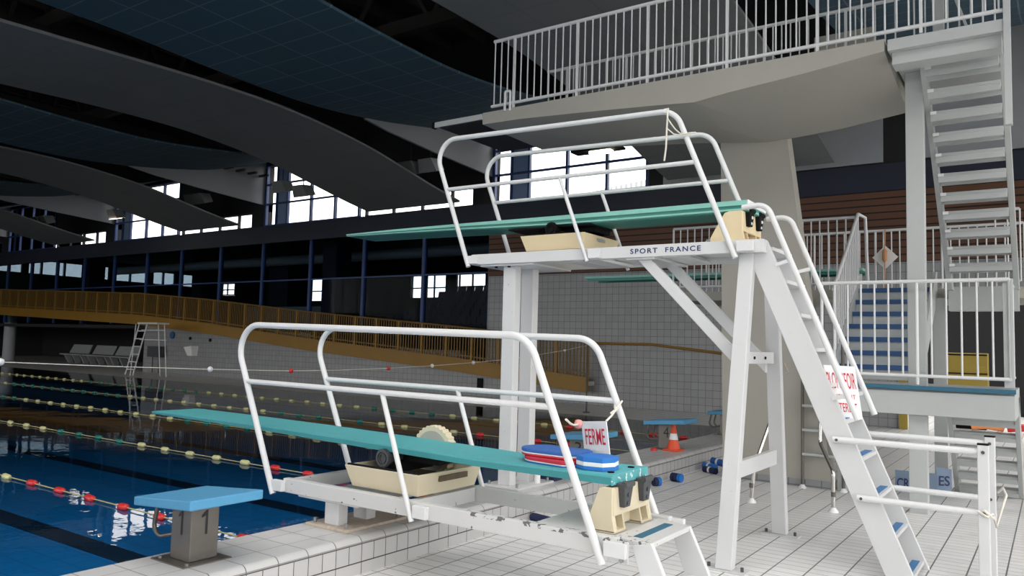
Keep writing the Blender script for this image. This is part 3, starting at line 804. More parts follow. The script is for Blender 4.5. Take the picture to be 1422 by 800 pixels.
    for yy in (yb0+.065, yb1-.165):
        mb = MB()
        mb.hexa([(x1-.02, yy+.012, zp1-.125), (x1+.018, yy+.012, zp1-.125), (x1+.018, yy+.09, zp1-.125), (x1-.02, yy+.09, zp1-.125)],
                [(x1-.08, yy-.015, zp1+.02), (x1+.03, yy-.015, zp1+.02), (x1+.03, yy+.115, zp1+.02), (x1-.08, yy+.115, zp1+.02)])
        mb.cyl((x1+.022, yy-.01, zp1+.012), .02, .12, 'y', 12)
        cl = mb.build('hinge_clamp', 'darkgrey' if not high else 'black', ped, .005)
        mb = MB(); mb.cyl((x1+.018, yy+.05, zp1-.05), .014, .014, 'x', 10); mb.build('clamp_bolt', 'foamwhite' if high else 'darkgrey', cl)
        mb = MB(); mb.cyl((x1+.012, yy+.05, zp1-.10), .012, .014, 'x', 10); mb.build('clamp_bolt', 'foamwhite' if high else 'darkgrey', cl)
    return t, yn, yf, bz0, bz1_, xr

low, yn, yf, bz0, bz1, xr = springboard('low one metre springboard with teal board and white tube handrails, nearest the camera', 'springboard', 4.10, .588, 'teal', 'tealedge', False)
# rear step of the low board
mb = MB(); mb.hexa([(-2.13, 4.16, .555), (-1.88, 4.13, .555), (-1.88, 4.72, .555), (-2.13, 4.78, .555)], [(-2.13, 4.16, .585), (-1.88, 4.13, .585), (-1.88, 4.72, .585), (-2.13, 4.78, .585)])
stp = mb.build('step_plate', 'whitechip', low, .004)
mb = MB(); mb.box(-2.03, -1.975, 4.22, 4.66, .585, .589); mb.build('grip_strip', 'blueedge', stp)
for ya in (4.13, 4.685):
    mb = MB(); mb.prism([(-2.0, .555), (-1.88, .585), (-1.60, 0.0), (-1.80, 0.0)], 'y', ya, ya+.035)
    mb.build('step_leg', 'white', low, .004)
mb = MB(); mb.box(-1.92, -1.68, 4.165, 4.685, .27, .295); mb.build('step_plate', 'white', low, .003)
mb = MB(); mb.box(-2.13, -2.0, 4.088, 4.10, .46, .58); mb.build('joint_plate', 'whitechip', low, .003)
for z in (.475, .545):
    mb = MB(); mb.cyl((-2.04, 4.078, z), .014, .012, 'y', 10); mb.build('bolt', 'bolt', low)

high, yn, yf, bz0, bz1, xr = springboard('tall three metre springboard tower with sea green board, ladder and white frame', 'springboard tower', 6.35, 2.602, 'green', 'greendark', True)
# rear A-frame
for yt, yfoot in ((6.40, 5.93), (7.05, 7.40)):
    mb = MB(); s = .065
    mb.hexa([(-2.17, yfoot, .015), (-2.04, yfoot, .015), (-2.04, yfoot+.09, .015), (-2.17, yfoot+.09, .015)], [(-2.15, yt, bz0), (-2.03, yt, bz0), (-2.03, yt+.085, bz0), (-2.15, yt+.085, bz0)])
    mb.build('rear_leg', 'white', high, .006)
    mb = MB(); mb.box(-2.27, -1.93, yfoot-.02, yfoot+.10, 0, .014); pl = mb.build('foot_plate', 'whitechip', high, .003)
    for x in (-2.23, -1.97):
        mb = MB(); mb.cyl((x, yfoot+.04, .014), .013, .03, seg=8); mb.build('bolt', 'darkgrey', pl)
for z0, z1, ya, yb in ((.67, .80, 6.20, 7.22), (1.575, 1.675, 6.30, 7.12)):
    mb = MB(); mb.box(-2.12, -2.07, ya, yb, z0, z1); mb.build('cross_brace', 'white', high, .005)
for y in (6.55, 6.85):
    mb = MB(); mb.cyl((-2.068, y, 1.625), .012, .01, 'x', 10); mb.build('bolt', 'black', high)
for y in (6.44, 7.06):
    mb = MB(); mb.prism([(-3.10, bz0), (-2.97, bz0), (-2.12, 1.625), (-2.12, 1.49)], 'y', y-.03, y+.03)
    mb.build('diagonal_brace', 'white', high, .005)
mb = MB(); mb.box(-3.18, -2.9, 6.37, 7.13, bz0-.018, bz0); mb.build('gusset_plate', 'white', high, .003)
for x in (-3.75, -3.55, -3.2, -2.75):
    mb = MB(); mb.box(x-.09, x+.09, 6.40, 7.10, bz0-.006, bz0+.02); mb.build('under_plate', 'white', high, .003)
for x in (-4.66, -4.5):
    mb = MB(); mb.cyl((x, 6.40, bz0-.035), .016, .02, seg=8); mb.build('bolt', 'black', high)
mb = MB(); mb.box(-2.085, -1.93, 6.345, 6.44, 2.49, 2.60); mb.build('ladder_head', 'white', high, .004)
for z in (2.515, 2.565):
    mb = MB(); mb.cyl((-2.05, 6.333, z), .014, .014, 'y', 10); mb.build('bolt', 'black', high)
text_part('lettering', 'SPORT  FRANCE', 'letblue', high, (-3.13, 6.3495, 2.527), (1, 0, 0), (0, 0, 1), .046, .665, .0015, 1.25, .022)
# ladder
lx = lambda z, o=0: -2.10 + (2.60-z)*.41 + o
for y in (6.43, 7.03):
    mb = MB(); mb.prism([(-2.06, 2.60), (-1.93, 2.60), (lx(0)+.20, 0.0), (lx(0), 0.0), (-2.06, 2.42)], 'y', y, y+.035)
    mb.build('ladder_stringer', 'white', high, .005)
k = 0; z = .07
while z < 2.6:
    x = lx(z)
    mb = MB(); mb.hexa([(x+.03, 6.465, z-.035), (x+.19, 6.465, z-.03), (x+.19, 7.03, z-.03), (x+.03, 7.03, z-.035)], [(x+.03, 6.465, z-.005), (x+.19, 6.465, z), (x+.19, 7.03, z), (x+.03, 7.03, z-.005)])
    td = mb.build('ladder_tread', 'white', high, .003)
    if z < 1.3:
        mb = MB(); mb.box(x+.11, x+.165, 6.50, 6.99, z-.0005, z+.004); mb.build('grip_strip', 'bluestrip', td)
    z += .275
for y in (6.415, 7.10):
    pts = [(-2.13, y, 2.885), (-1.925, y, 2.895), (-1.235, y, 1.18)]
    mb = MB(); mb.tube(fillet(pts, .12, 10), .0235, 14); mb.build('ladder_handrail', 'whitetube', high)
    for z in (2.42, 1.36):
        xx = -1.925 + (2.895-z)*.4023
        mb = MB(); mb.bar((lx(z)+.17, y+(.02 if y < 6.8 else -.03), z-.03), (xx, y, z), .03, .03); mb.build('handrail_bracket', 'whitetube', high)
# warning sign fixed to the ladder
sg = root('ladder_sign', 'white closed notice with red letters hung across the ladder rungs', 'sign', (-1.4, 6.8, 1.37))
yy = Vector((.30, .17, -.01)).normalized(); ux = Vector((-.14, 0, 1)).normalized(); nz_ = yy.cross(ux).normalized()
O = Vector((-1.475, 6.63, 1.17)); Wd, Hd = .245, .42
mb = MB()
vs = [O, O+yy*Wd, O+yy*Wd+ux*Hd, O+ux*Hd]; vs += [v - nz_*.006 for v in vs]
mb.add(vs, [(0, 1, 2, 3), (7, 6, 5, 4), (0, 4, 5, 1), (1, 5, 6, 2), (2, 6, 7, 3), (3, 7, 4, 0)]); mb.build('board', 'signwhite', sg)
text_part('lettering', 'PLONGEOIR', 'signred', sg, O+yy*.012+ux*.235+nz_*.001, yy, ux, .13, .22, .001, 1.0, .005)
text_part('lettering', 'INTERDIT', 'signred', sg, O+yy*.035+ux*.155+nz_*.001, yy, ux, .035, .18, .001, 1.1, .005)
text_part('lettering', 'INTERDIT', 'signred', sg, O+yy*.035+ux*.05+nz_*.001, yy, ux, .07, .18, .001, 1.0, .005)

# barrier at the ladder foot
br = root('ladder_barrier', 'white two-rail barrier with square posts at the foot of the tall ladder', 'barrier', (-.42, 6.8, 0))
for y in (6.415, 7.10):
    mb = MB(); mb.box(-.455, -.385, y-.035, y+.035, 0, 1.07); ps = mb.build('post', 'white', br, .006)
    mb = MB(); mb.box(-.456, -.384, y-.036, y+.036, 1.07, 1.078); mb.build('cap', 'black', ps)
    for z, x0 in ((1.02, lx(1.02)+.10), (.60, lx(.60)+.10)):
        mb = MB(); mb.tube([(x0-.06, y+(-.01 if y < 6.8 else .0), z), (-.45, y, z)], .0235, 14); mb.build('rail', 'whitetube', br)
        mb = MB(); mb.cyl((x0-.03, y-.04, z), .011, .012, 'y', 8); mb.cyl((-.42, y-.043, z), .012, .012, 'y', 8); mb.build('bolt', 'darkgrey', br)
mb = MB()
pts = [(-.46, 6.37, .62), (-.40, 6.365, .585), (-.37, 6.42, .60), (-.375, 6.6, .55), (-.36, 6.62, .48), (-.34, 6.66, .56), (-.30, 6.7, .70), (-.33, 6.9, .72), (-.37, 7.06, .66)]
mb.tube(pts, .008, 8); mb.tube([(-.42, 6.36, .63), (-.36, 6.40, .57), (-.37, 6.46, .58)], .009, 8)
o = mb.build('tie_rope', 'wrope', None); setp(o, 'white cord knotted round the barrier posts', 'rope')

# rope hanging from the tall handrail
mb = MB()
mb.tube([(-2.78, 6.30, 3.76), (-2.80, 6.31, 3.80), (-2.77, 6.34, 3.81), (-2.76, 6.295, 3.77), (-2.765, 6.29, 3.6), (-2.77, 6.29, 3.45), (-2.785, 6.29, 3.33)], .008, 8)
pts = [(-2.765, 6.29, 3.72)] + [(-2.765+.20*t, 6.29, 3.72-.16*math.sin(PI*.62*t)-.02*t) for t in (.2, .4, .6, .8, 1)] + [(-2.50, 6.30, 3.55)]
mb.tube(pts, .006, 8); mb.tube([(-2.765, 6.29, 3.62), (-2.70, 6.29, 3.56), (-2.60, 6.295, 3.53), (-2.50, 6.30, 3.55)], .006, 8)
o = mb.build('hanging_rope', 'wrope', None); setp(o, 'white rope looped over and dangling from the tall board handrail', 'rope')

# ------------------------------------------------------------------ things on the low board
def kick(name, cx, cy, z, ang, cols, lab, L=.46, W=.30):
    r = root(name, lab, 'kickboard', (cx, cy, z), 'kickboards on the low board'); r.rotation_euler = (0, 0, ang)
    n = 14; out = []
    for k in range(n+1):
        a = PI*k/n - PI/2; out.append((L/2-.15+.15*math.cos(a), W/2*math.sin(a)))
    out += [(-L/2+.06, W/2), (-L/2, W/2-.05), (-L/2+.03, 0), (-L/2, -W/2+.05), (-L/2+.06, -W/2)]
    zz = 0
    for h, m in cols:
        mb = MB(); mb.prism([(x, y) for x, y in out], 'z', zz, zz+h)
        o = MB(); o.v = [(v[0], v[1], v[2]) for v in mb.v]; o.f = mb.f; o.sm = mb.sm
        me_o = o.build('foam_layer', m, None, .004); me_o.parent = r
        zz += h
    return r
zb_ = .908
kick('kickboard', -2.74, 4.50, zb_-.004, math.radians(172), [(.010, 'foamblue'), (.008, 'foamwhite'), (.022, 'foamred')], 'red topped blue kickboard at the bottom of the pair on the low board')
kick('kickboard', -2.77, 4.53, zb_+.040, math.radians(180), [(.012, 'foamred'), (.010, 'foamwhite'), (.022, 'foamblue')], 'blue kickboard with white and red layers, on top of the pair on the low board', .48, .29)
bu = root('pull_buoy', 'blue and white faceted foam float in front of the small white sign', 'float', (-2.42, 4.48, .925), None)
poly = [(-.14, -.09), (-.05, -.14), (.10, -.12), (.15, -.02), (.12, .10), (0, .14), (-.12, .10)]
zz = 0
for h, m in ((.024, 'brightblue'), (.026, 'foamwhite'), (.030, 'brightblue')):
    mb = MB(); mb.prism([(x*.85-2.40, y*.85+4.46) for x, y in poly], 'z', .909+zz, .909+zz+h); mb.build('foam_layer', m, bu, .003); zz += h
# FERME sign on its rope
sg = root('closed_sign', 'small white sign reading FERME hung on a rope across the low board', 'sign', (-2.58, 4.72, 1.0))
A = Vector((-2.655, 4.74, .925)); B = Vector((-2.42, 4.66, .950)); up = Vector((-.035, 0, .24))
n_ = (B-A).cross(up).normalized()
if n_.y > 0: n_ = -n_
vs = [A, B, B+up, A+up]; vs = [v for v in vs] + [v - n_*.006 for v in vs]
mb = MB(); mb.add(vs, [(0, 1, 2, 3), (7, 6, 5, 4), (0, 4, 5, 1), (1, 5, 6, 2), (2, 6, 7, 3), (3, 7, 4, 0)]); mb.build('board', 'signwhite', sg)
xd = (B-A).normalized()
text_part('lettering', 'FERME', 'signred', sg, A+xd*.03+up*.36, xd, up, .105, .195, .003, 1.0, .003)
mb = MB(); P1 = Vector((-2.42, 4.08, 1.24)); P2 = A+up
pts = [P1] + [P1.lerp(P2, t) + Vector((0, 0, -.03*math.sin(PI*t))) for t in (.25, .5, .75)] + [P2]
mb.tube(pts, .007, 8)
P3 = B+up; P4 = Vector((-2.475, 4.93, 1.31))
mb.tube([P3, P3.lerp(P4, .35)+Vector((0, 0, -.01)), P3.lerp(P4, .7), P4], .007, 8)
mb.tube([P3.lerp(P4, .45)+Vector((-.02, 0, -.015)), P3.lerp(P4, .55)+Vector((.02, 0, .01)), P3.lerp(P4, .62)+Vector((-.015, 0, .015)), P3.lerp(P4, .5)+Vector((.01, 0, .02))], .011, 8)
o = mb.build('sign_rope', 'wrope', None); setp(o, 'short knotted rope strung between the low handrails carrying the sign', 'rope')
mb = MB(); mb.lathe(P1.lerp(P2, .80)+Vector((0, 0, -.02)), [(0, -.032), (.02, -.027), (.031, 0), (.02, .027), (0, .032)], 16)
o = mb.build('rope_ball', 'pinkball', None); setp(o, 'faded pink plastic ball threaded beside the FERME sign', 'ball')

# ------------------------------------------------------------------ starting blocks
def start_block(num, yc, lab):
    t = root('starting_block', lab, 'starting block', (-4.56, yc, .262), 'starting blocks along the pool end')
    mb = MB(); mb.box(-4.74, -4.38, yc-.17, yc+.17, .262, .27); mb.build('base_plate', 'steelbr', t)
    mb = MB(); mb.box(-4.66, -4.45, yc-.09, yc+.11, .27, .66); ped = mb.build('pedestal', 'steelbr', t, .006)
    for x, y in ((-4.70, yc-.13), (-4.41, yc-.13), (-4.70, yc+.13)):
        mb = MB(); mb.cyl((x, y, .27), .012, .012, seg=10); mb.build('bolt', 'bolt', t)
    y0, y1 = yc-.26, yc+.26
    mb = MB(); mb.hexa([(-4.82, y0, .60), (-4.21, y0, .645), (-4.21, y1, .645), (-4.82, y1, .60)], [(-4.82, y0, .655), (-4.21, y0, .705), (-4.21, y1, .705), (-4.82, y1, .655)])
    mb.build('platform', 'blueblock', t, .008)
    for y in (yc-.10, yc+.12):
        mb = MB(); mb.tube(fillet([(-4.80, y, .62), (-4.86, y, .36), (-4.64, y*.7+yc*.3, .42)], .09, 8), .014, 10); mb.build('backstroke_handle', 'steelbr', t)
    text_part('number', str(num), 'letblack', ped, (-4.585, yc-.091, .43), (1, 0, 0), (0, 0, 1), .15, .04 if num == 1 else .085, .002, 1, .0)
    text_part('number', str(num), 'letblack', ped, (-4.449, yc-.02, .43), (0, 1, 0), (0, 0, 1), .15, .04 if num == 1 else .085, .002, 1, .0)
    return t
labs = ['blue topped starting block number 1 on the near pool edge', 'starting block mostly hidden behind the low teal board', 'blue starting block top glimpsed behind the FERME sign',
        'starting block number 4 with an orange cone beside it', 'farthest starting block, beside the white tower leg']
for i in range(5): start_block(i+1, 3.04+2.497*i, labs[i])

# ------------------------------------------------------------------ lane ropes
fl = MB(); fl.lathe((0, 0, 0), [(0, -.08), (.026, -.075), (.036, -.05), (.036, .05), (.026, .075), (0, .08)], 10, 'x')
protos = {}
for nm in ('red', 'yfloat', 'gfloat'):
    me = bpy.data.meshes.new('float_' + nm); me.from_pydata([Vector(v) for v in fl.v], [], fl.f)
    for p_ in me.polygons: p_.use_smooth = True
    me.materials.append(P[nm]); protos[nm] = me
rl = ['lane rope nearest the camera, red floats beside block 1', 'second lane rope, passing just under the low board', 'third lane rope out across the pool', 'fourth lane rope out across the pool', 'fifth lane rope, closest to the far pool edge', 'lane rope nearest the bottom edge of the picture']
ys = [4.18, 6.64, 9.15, 11.6, 14.13]
for i, y in enumerate(ys):
    r = root('lane_rope', rl[i], 'lane rope', (-5, y, .012), 'lane ropes on the water')
    mb = MB(); mb.tube([(-4.82, y, .06), (-5.1, y, .02), (-30, y, .012), (-58, y, .012)], .007, 6); mb.build('cord', 'cord', r)
    for k in range(72):
        x = -5.55 - k*.625 - (i*.21 % .6)
        m = 'red' if x > (-9.6, -8.3, -8.9, -9.2, -8.6)[i] else ('yfloat' if x > -11.6 else ('gfloat' if x > -14.5 else ('yfloat' if (int(-x*2)//14) % 3 else 'red' if x < -44 else 'gfloat')))
        o = bpy.data.objects.new('float', protos[m]); COL.objects.link(o); o.parent = r; o.location = (x+5, 0, .006+random.uniform(-.006, .006))
        o.rotation_euler = (0, random.uniform(-.06, .06), random.uniform(-.05, .05))

# false-start rope across the pool and its pole
mb = MB()
def fz(y): return 1.72 - .55*math.sin(PI*min(max((17.7-y)/(17.7+2), 0), 1))*1.0 + .0*(17.7-y)
pts = [(-9.9, y, z) for y, z in ((17.67, 1.72), (16.5, 1.58), (15.2, 1.455), (14, 1.36), (12.88, 1.295), (11.5, 1.235), (10.3, 1.20), (9.2, 1.18), (8.1, 1.18), (6.7, 1.22), (5.3, 1.27), (4.0, 1.33), (2.4, 1.44), (.5, 1.6), (-2, 1.85))]
fsr = root('recall_rope', 'thin white recall rope strung across the pool between poles', 'rope', (-9.9, 17.6, 1.7))
mb.tube(pts, .006, 6); mb.build('cord', 'wrope', fsr)
for y, z, m, r in ((16.55, 1.585, 'foamwhite', .035), (15.26, 1.462, 'foamwhite', .035), (12.88, 1.295, 'foamwhite', .04), (11.58, 1.238, 'foamwhite', .04), (10.37, 1.20, 'red', .04), (8.17, 1.18, 'red', .04), (6.73, 1.22, 'foamwhite', .042), (4.02, 1.33, 'foamwhite', .045)):
    mb = MB(); mb.lathe((-9.9, y, z), [(0, -r), (r*.7, -r*.7), (r, 0), (r*.7, r*.7), (0, r)], 12); mb.build('ball', m, fsr)
mb = MB(); mb.tube([(-9.9, 17.7, 0), (-9.9, 17.7, 1.78)], .022, 10)
mb.cyl((-9.9, 17.7, 0), .09, .02); 
o = mb.build('rope_pole', 'darkgrey', None); setp(o, 'slim dark pole on the far deck holding the recall rope', 'pole')

# ------------------------------------------------------------------ five metre platform
pf = root('diving_platform', 'high concrete diving platform on a slanted pillar with a long white railing', 'diving platform', (-3, 10, 0))
secs = [(-6.62, 4.80, 4.79, .97), (-5.94, 4.785, 4.74, .97), (-5.0, 4.73, 4.66, .97), (-3.96, 4.66, 4.57, .97), (-3.46, 4.62, 4.50, .97), (-3.05, 4.67, 4.46, .97), (-2.17, 4.745, 4.52, .97), (-1.39, 4.835, 4.62, .97)]
mb = MB(); vs = []
for x, zn, zf, _ in secs: vs += [(x, 8.66, zn), (x, 9.6, (zn+zf)/2-.03 if x > -6 else zf), (x, 10.3, zf), (x, 10.3, 4.965), (x, 8.66, 4.965)]
n = len(secs); fs = [(0, 1, 2, 3, 4)[::-1], tuple(5*(n-1)+k for k in range(5))]
for i in range(n-1):
    a, b = 5*i, 5*i+5; fs += [(a+k, a+(k+1) % 5, b+(k+1) % 5, b+k) for k in range(5)]
mb.add(vs, fs); mb.build('slab', 'concrete', pf)
mb = MB(); mb.prism([(-3.66, 0.1), (-2.28, 0.1), (-2.84, 4.62), (-3.72, 4.62)], 'y', 10.28, 10.52)
mb.build('pillar', 'concrete', pf)
mb = MB(); mb.box(-3.68, -2.25, 10.27, 10.54, 0, .1); mb.build('pillar_plinth', 'walltile', pf)
mb = MB(); mb.box(-7.42, -6.62, 8.66, 10.27, 4.86, 4.90); mb.build('front_extension', 'dark', pf)
mb = MB(); mb.box(-7.50, -6.62, 8.64, 8.70, 4.87, 4.95); eb = mb.build('edge_beam', 'steelw', pf, .004)
mb = MB(); mb.box(-7.55, -7.50, 8.635, 8.705, 4.865, 4.955); mb.build('end_cap', 'black', eb)
for (yy, xa, xb) in ((8.69, -6.47, -.34), (10.12, -6.47, -1.45)):
    rl_ = MB(); rl_.tube([(xa, yy, 5.985), (xb, yy, 5.985)], .024, 12); rl_.build('top_rail', 'whitetube', pf)
    rl_ = MB(); rl_.tube([(xa-.02, yy, 5.045), (xb, yy, 5.045)], .022, 12); rl_.build('bottom_rail', 'whitetube', pf)
    x = xa+.02; i = 0
    while x < xb:
        if i % 9 == 3:
            mb = MB(); mb.box(x-.015, x+.015, yy-.015, yy+.015, 4.965, 5.985); mb.build('railing_post', 'whitetube', pf)
        else:
            mb = MB(); mb.tube([(x, yy, 5.04), (x, yy, 5.985)], .0095, 8); mb.build('baluster', 'whitetube', pf)
        x += .1125; i += 1
mb = MB(); mb.tube(fillet([(-6.23, 8.65, 4.93), (-6.23, 8.65, 5.21), (-6.15, 8.66, 5.21), (-6.15, 8.66, 4.93)], .02, 3), .018, 8); mb.build('bracket', 'whitetube', pf)
mb = MB(); mb.box(-2.45, -1.75, 10.16, 10.24, 4.97, 5.72); mb.build('splash_panel', 'concrete', pf)

# ------------------------------------------------------------------ steel stair tower on the right
sc_ = root('access_stairs', 'grey white steel stair tower with landings climbing to the high platform', 'staircase', (-.8, 10, 0))
mb = MB(); mb.box(-1.31, -1.13, 9.46, 9.58, 0, 4.83); mb.build('column', 'steelw', sc_, .006)
mb = MB(); mb.box(-1.36, -.34, 8.66, 10.2, 4.83, 4.95); mb.build('top_landing', 'steelw', sc_, .004)
mb = MB(); mb.box(-1.33, -.36, 8.74, 8.98, 4.70, 4.83); mb.build('landing_beam', 'steelw', sc_, .004)
mb = MB(); mb.box(-.34, -.28, 8.64, 8.72, 3.9, 7.2); mb.build('corner_post', 'steelw', sc_, .004)
for x in (-1.08, -1.0, -.97): pass
# upper flight: rises towards the camera
yz = lambda z: 9.25 + (4.75-z)*1.13
for x0 in (-1.13, -.40):
    mb = MB(); mb.prism([(yz(4.75)-.06, 4.80), (yz(4.75)+.14, 4.80), (yz(2.62)+.15, 2.55), (yz(2.62)-.10, 2.55)], 'x', x0, x0+.06)
    mb.build('upper_stringer', 'steelw', sc_, .004)
z = 2.86
while z < 4.78:
    y = yz(z)
    mb = MB(); mb.box(-1.07, -.40, y-.14, y+.09, z-.035, z); mb.box(-1.07, -.40, y-.14, y-.11, z-.105, z-.035); mb.box(-1.07, -.40, y+.06, y+.09, z-.105, z-.035); td = mb.build('upper_tread', 'steelw', sc_, .003)
    mb = MB(); mb.box(-1.07, -1.01, y-.165, y-.155, z-.04, z-.005); mb.build('tread_clip', 'signwhite', td)
    z += .189
# lower flight
yl = lambda z: 11.45 - z*.78
for x0 in (-1.05, -.38):
    mb = MB(); mb.prism([(11.62, 0), (11.30, 0), (yl(1.25)-.16, 1.25), (yl(1.25)+.16, 1.25)], 'x', x0, x0+.05)
    mb.build('lower_stringer', 'steelw', sc_, .004)
for k in range(7):
    z = .10+k*.175; y = yl(z)
    mb = MB(); mb.box(-1.0, -.38, y-.11, y+.13, z-.03, z); mb.box(-1.0, -.38, y-.11, y-.09, z-.09, z-.03); mb.build('lower_tread', 'steelw', sc_, .003)
# middle landing
mb = MB(); mb.box(-2.25, -.33, 9.36, 10.6, 1.05, 1.30); mb.build('middle_landing', 'steelw', sc_, .004)
mb = MB(); mb.box(-2.25, -.33, 9.40, 10.6, 1.30, 1.35); mb.build('landing_deck', 'steelw', sc_, .004)
mb = MB(); mb.box(-2.25, -.32, 9.33, 9.40, 1.318, 1.36); mb.build('landing_edge', 'blueedge', sc_, .004)
mb = MB(); mb.box(-.42, -.33, 9.38, 9.46, 1.375, 2.49); mb.build('corner_post', 'steelw', sc_, .004)
mb = MB(); mb.box(-2.22, -2.12, 10.3, 10.4, 0, 1.05); mb.build('landing_leg', 'steelw', sc_, .004)
def rail_run(parent, p, q, zb, zt, step, npost=0, r=.021, br=.0105, slope=0.0, gap=.09, mat='whitetube'):
    """upright balusters between two plan points; slope lifts the far end"""
    p = Vector((*p, 0)); q = Vector((*q, 0)); L = (q-p).length
    a = p + Vector((0, 0, zt)); b = q + Vector((0, 0, zt+slope))
    mb = MB(); mb.tube([a, b], r, 12); mb.build('top_rail', mat, parent)
    a2 = p + Vector((0, 0, zb+gap)); b2 = q + Vector((0, 0, zb+gap+slope))
    mb = MB(); mb.tube([a2, b2], r*.9, 12); mb.build('bottom_rail', mat, parent)
    n = int(L/step)
    for i in range(n+1):
        t = i/n; c = p.lerp(q, t); dz = slope*t
        post = npost and i % npost == 0
        mb = MB(); mb.tube([c+Vector((0, 0, zb+(0 if post else gap)+dz)), c+Vector((0, 0, zt+dz))], r*.85 if post else br, 8)
        mb.build('railing_post' if post else 'baluster', mat, parent)
rail_run(sc_, (-2.18, 9.36), (-.37, 9.36), 1.375, 2.48, .131, 7)
rail_run(sc_, (-.37, 9.36), (-.37, 10.4), 1.375, 2.48, .13)
# upper rail of the top landing's right side and small braces behind
rail_run(sc_, (-1.30, 10.15), (-.36, 10.15), 4.95, 5.985, .115)
mb = MB(); mb.box(-1.10, -.98, 10.1, 10.16, 4.95, 6.4); mb.build('corner_post', 'steelw', sc_, .004)
mb = MB(); mb.bar((-1.0, 10.1, 6.3), (-.6, 10.1, 4.97), .03, .03); mb.build('brace', 'steelw', sc_)
# blue stairs to the rear platform
N = 7
for k in range(N):
    z = 1.375 + .178*(k+1); y = 10.6 + .235*k
    mb = MB(); mb.box(-2.28, -1.36, y, y+.27, z-.178, z-.06); mb.build('stair_riser', 'steelw', sc_)
    mb = MB(); mb.box(-2.28, -1.36, y-.02, y+.27, z-.06, z); mb.build('blue_tread', 'bluetread', sc_)
for x in (-2.33, -1.36):
    mb = MB(); mb.prism([(10.5, 1.25), (10.5, 1.62), (12.15, 2.85), (12.25, 2.85), (12.25, 2.5)], 'x', x, x+.045); mb.build('stair_stringer', 'steelw', sc_, .003)
rail_run(sc_, (-2.31, 10.55), (-2.31, 12.1), 1.50, 2.50, .105, 0, .024, slope=1.22)
mb = MB(); mb.tube([(-2.31, 12.1, 3.72), (-2.24, 12.25, 3.68), (-2.22, 12.3, 2.7)], .024, 12); mb.build('newel_rail', 'whitetube', sc_)
# rear platform
rpf = root('rear_platform', 'rear concrete diving stage with white railings behind the pillar', 'diving platform', (-3, 13, 0))
mb = MB(); mb.box(-5.15, -2.25, 12.1, 13.7, 2.48, 2.62); mb.box(-2.25, -.30, 12.25, 13.7, 2.48, 2.62); mb.build('slab', 'concrete', rpf)
mb = MB(); mb.box(-4.9, -2.6, 12.3, 12.55, 0, 2.48); 
mb = MB(); mb.box(-4.1, -3.2, 12.7, 13.1, 0, 2.48); mb.build('support', 'concrete', rpf)
mb = MB(); mb.box(-1.16, -.36, 12.0, 12.25, 2.30, 2.62); mb.build('stair_beam', 'steelw', rpf)
mb = MB(); mb.box(-1.36, -1.20, 12.1, 12.2, 0, 2.48); mb.build('leg', 'steelw', rpf)
rail_run(rpf, (-5.18, 12.12), (-2.36, 12.12), 2.62, 3.68, .118, 8)
rail_run(rpf, (-5.18, 13.62), (-.33, 13.62), 2.62, 3.68, .118, 8)
rail_run(rpf, (-.62, 12.3), (-.34, 12.3), 2.62, 3.68, .118)
# springboard on it
b2 = root('rear_springboard', 'distant green springboard on the rear stage, seen past the tower braces', 'springboard', (-5, 12.6, 2.7))
mb = MB(); mb.box(-7.15, -2.35, 12.62, 13.12, 2.945, 2.985); mb.build('diving_board', 'green', b2)
mb = MB(); mb.box(-7.10, -2.4, 12.65, 12.68, 2.90, 2.945); mb.box(-7.10, -2.4, 13.06, 13.09, 2.90, 2.945); mb.build('board_ribs', 'greendark', b2)
mb = MB(); mb.box(-4.5, -4.0, 12.6, 13.14, 2.62, 2.80); mb.box(-4.35, -4.2, 12.7, 13.0, 2.80, 2.93); mb.build('fulcrum_tray', 'cream3', b2)
mb = MB(); mb.box(-2.7, -2.45, 12.65, 13.1, 2.62, 2.90); mb.build('hinge_pedestal', 'cream3', b2)

# stainless ladder beside the pillar
ld = root('steel_ladder', 'polished steel tube ladder with flared handrails against the pillar', 'ladder', (-2.4, 9.6, 0))
T1 = [(-2.81, 8.82, 0), (-2.79, 8.85, .38), (-2.69, 9.3, 1.02), (-2.62, 9.3, 2.25)]
T2 = [(-1.96, 8.90, 0), (-1.96, 8.90, .42), (-2.20, 9.35, .66), (-2.19, 9.4, 1.40), (-2.19, 9.4, 2.3)]
for Tt in (T1, T2):
    mb = MB(); mb.tube(fillet(Tt, .08, 6), .021, 14); hh = mb.build('handrail', 'inox', ld)
    mb = MB(); mb.lathe(Tt[0], [(.055, 0), (.052, .012), (.03, .035), (.022, .05)], 18); mb.build('foot_cup', 'signwhite', hh)
    mb = MB(); mb.cyl((Tt[0][0], Tt[0][1], .16), .0235, .05); mb.build('collar', 'steelbr', hh)
for x, y in ((-2.61, 10.20), (-2.14, 10.25)):
    mb = MB(); mb.tube([(x, y, 0), (x, y, 1.85)], .02, 12); hh = mb.build('stile', 'steelbr', ld)
    mb = MB(); mb.lathe((x, y, 0), [(.05, 0), (.047, .012), (.03, .03), (.021, .045)], 16); mb.build('foot_cup', 'signwhite', hh)
for z in (.42, .72, 1.02):
    mb = MB(); mb.box(-2.61, -2.12, 10.18, 10.27, z-.015, z+.015); mb.build('rung', 'steelw', ld)
mb = MB(); mb.tube([(-2.95, 10.32, 1.64), (-2.6, 10.32, 1.50)], .022, 8); mb.tube([(-2.86, 10.3, 1.62), (-2.84, 10.28, 1.50), (-2.80, 10.28, 1.43), (-2.84, 10.28, 1.40)], .01, 6)
o = mb.build('wall_hook', 'rust', None); setp(o, 'rusty bracket with a hook on the concrete pillar', 'bracket')
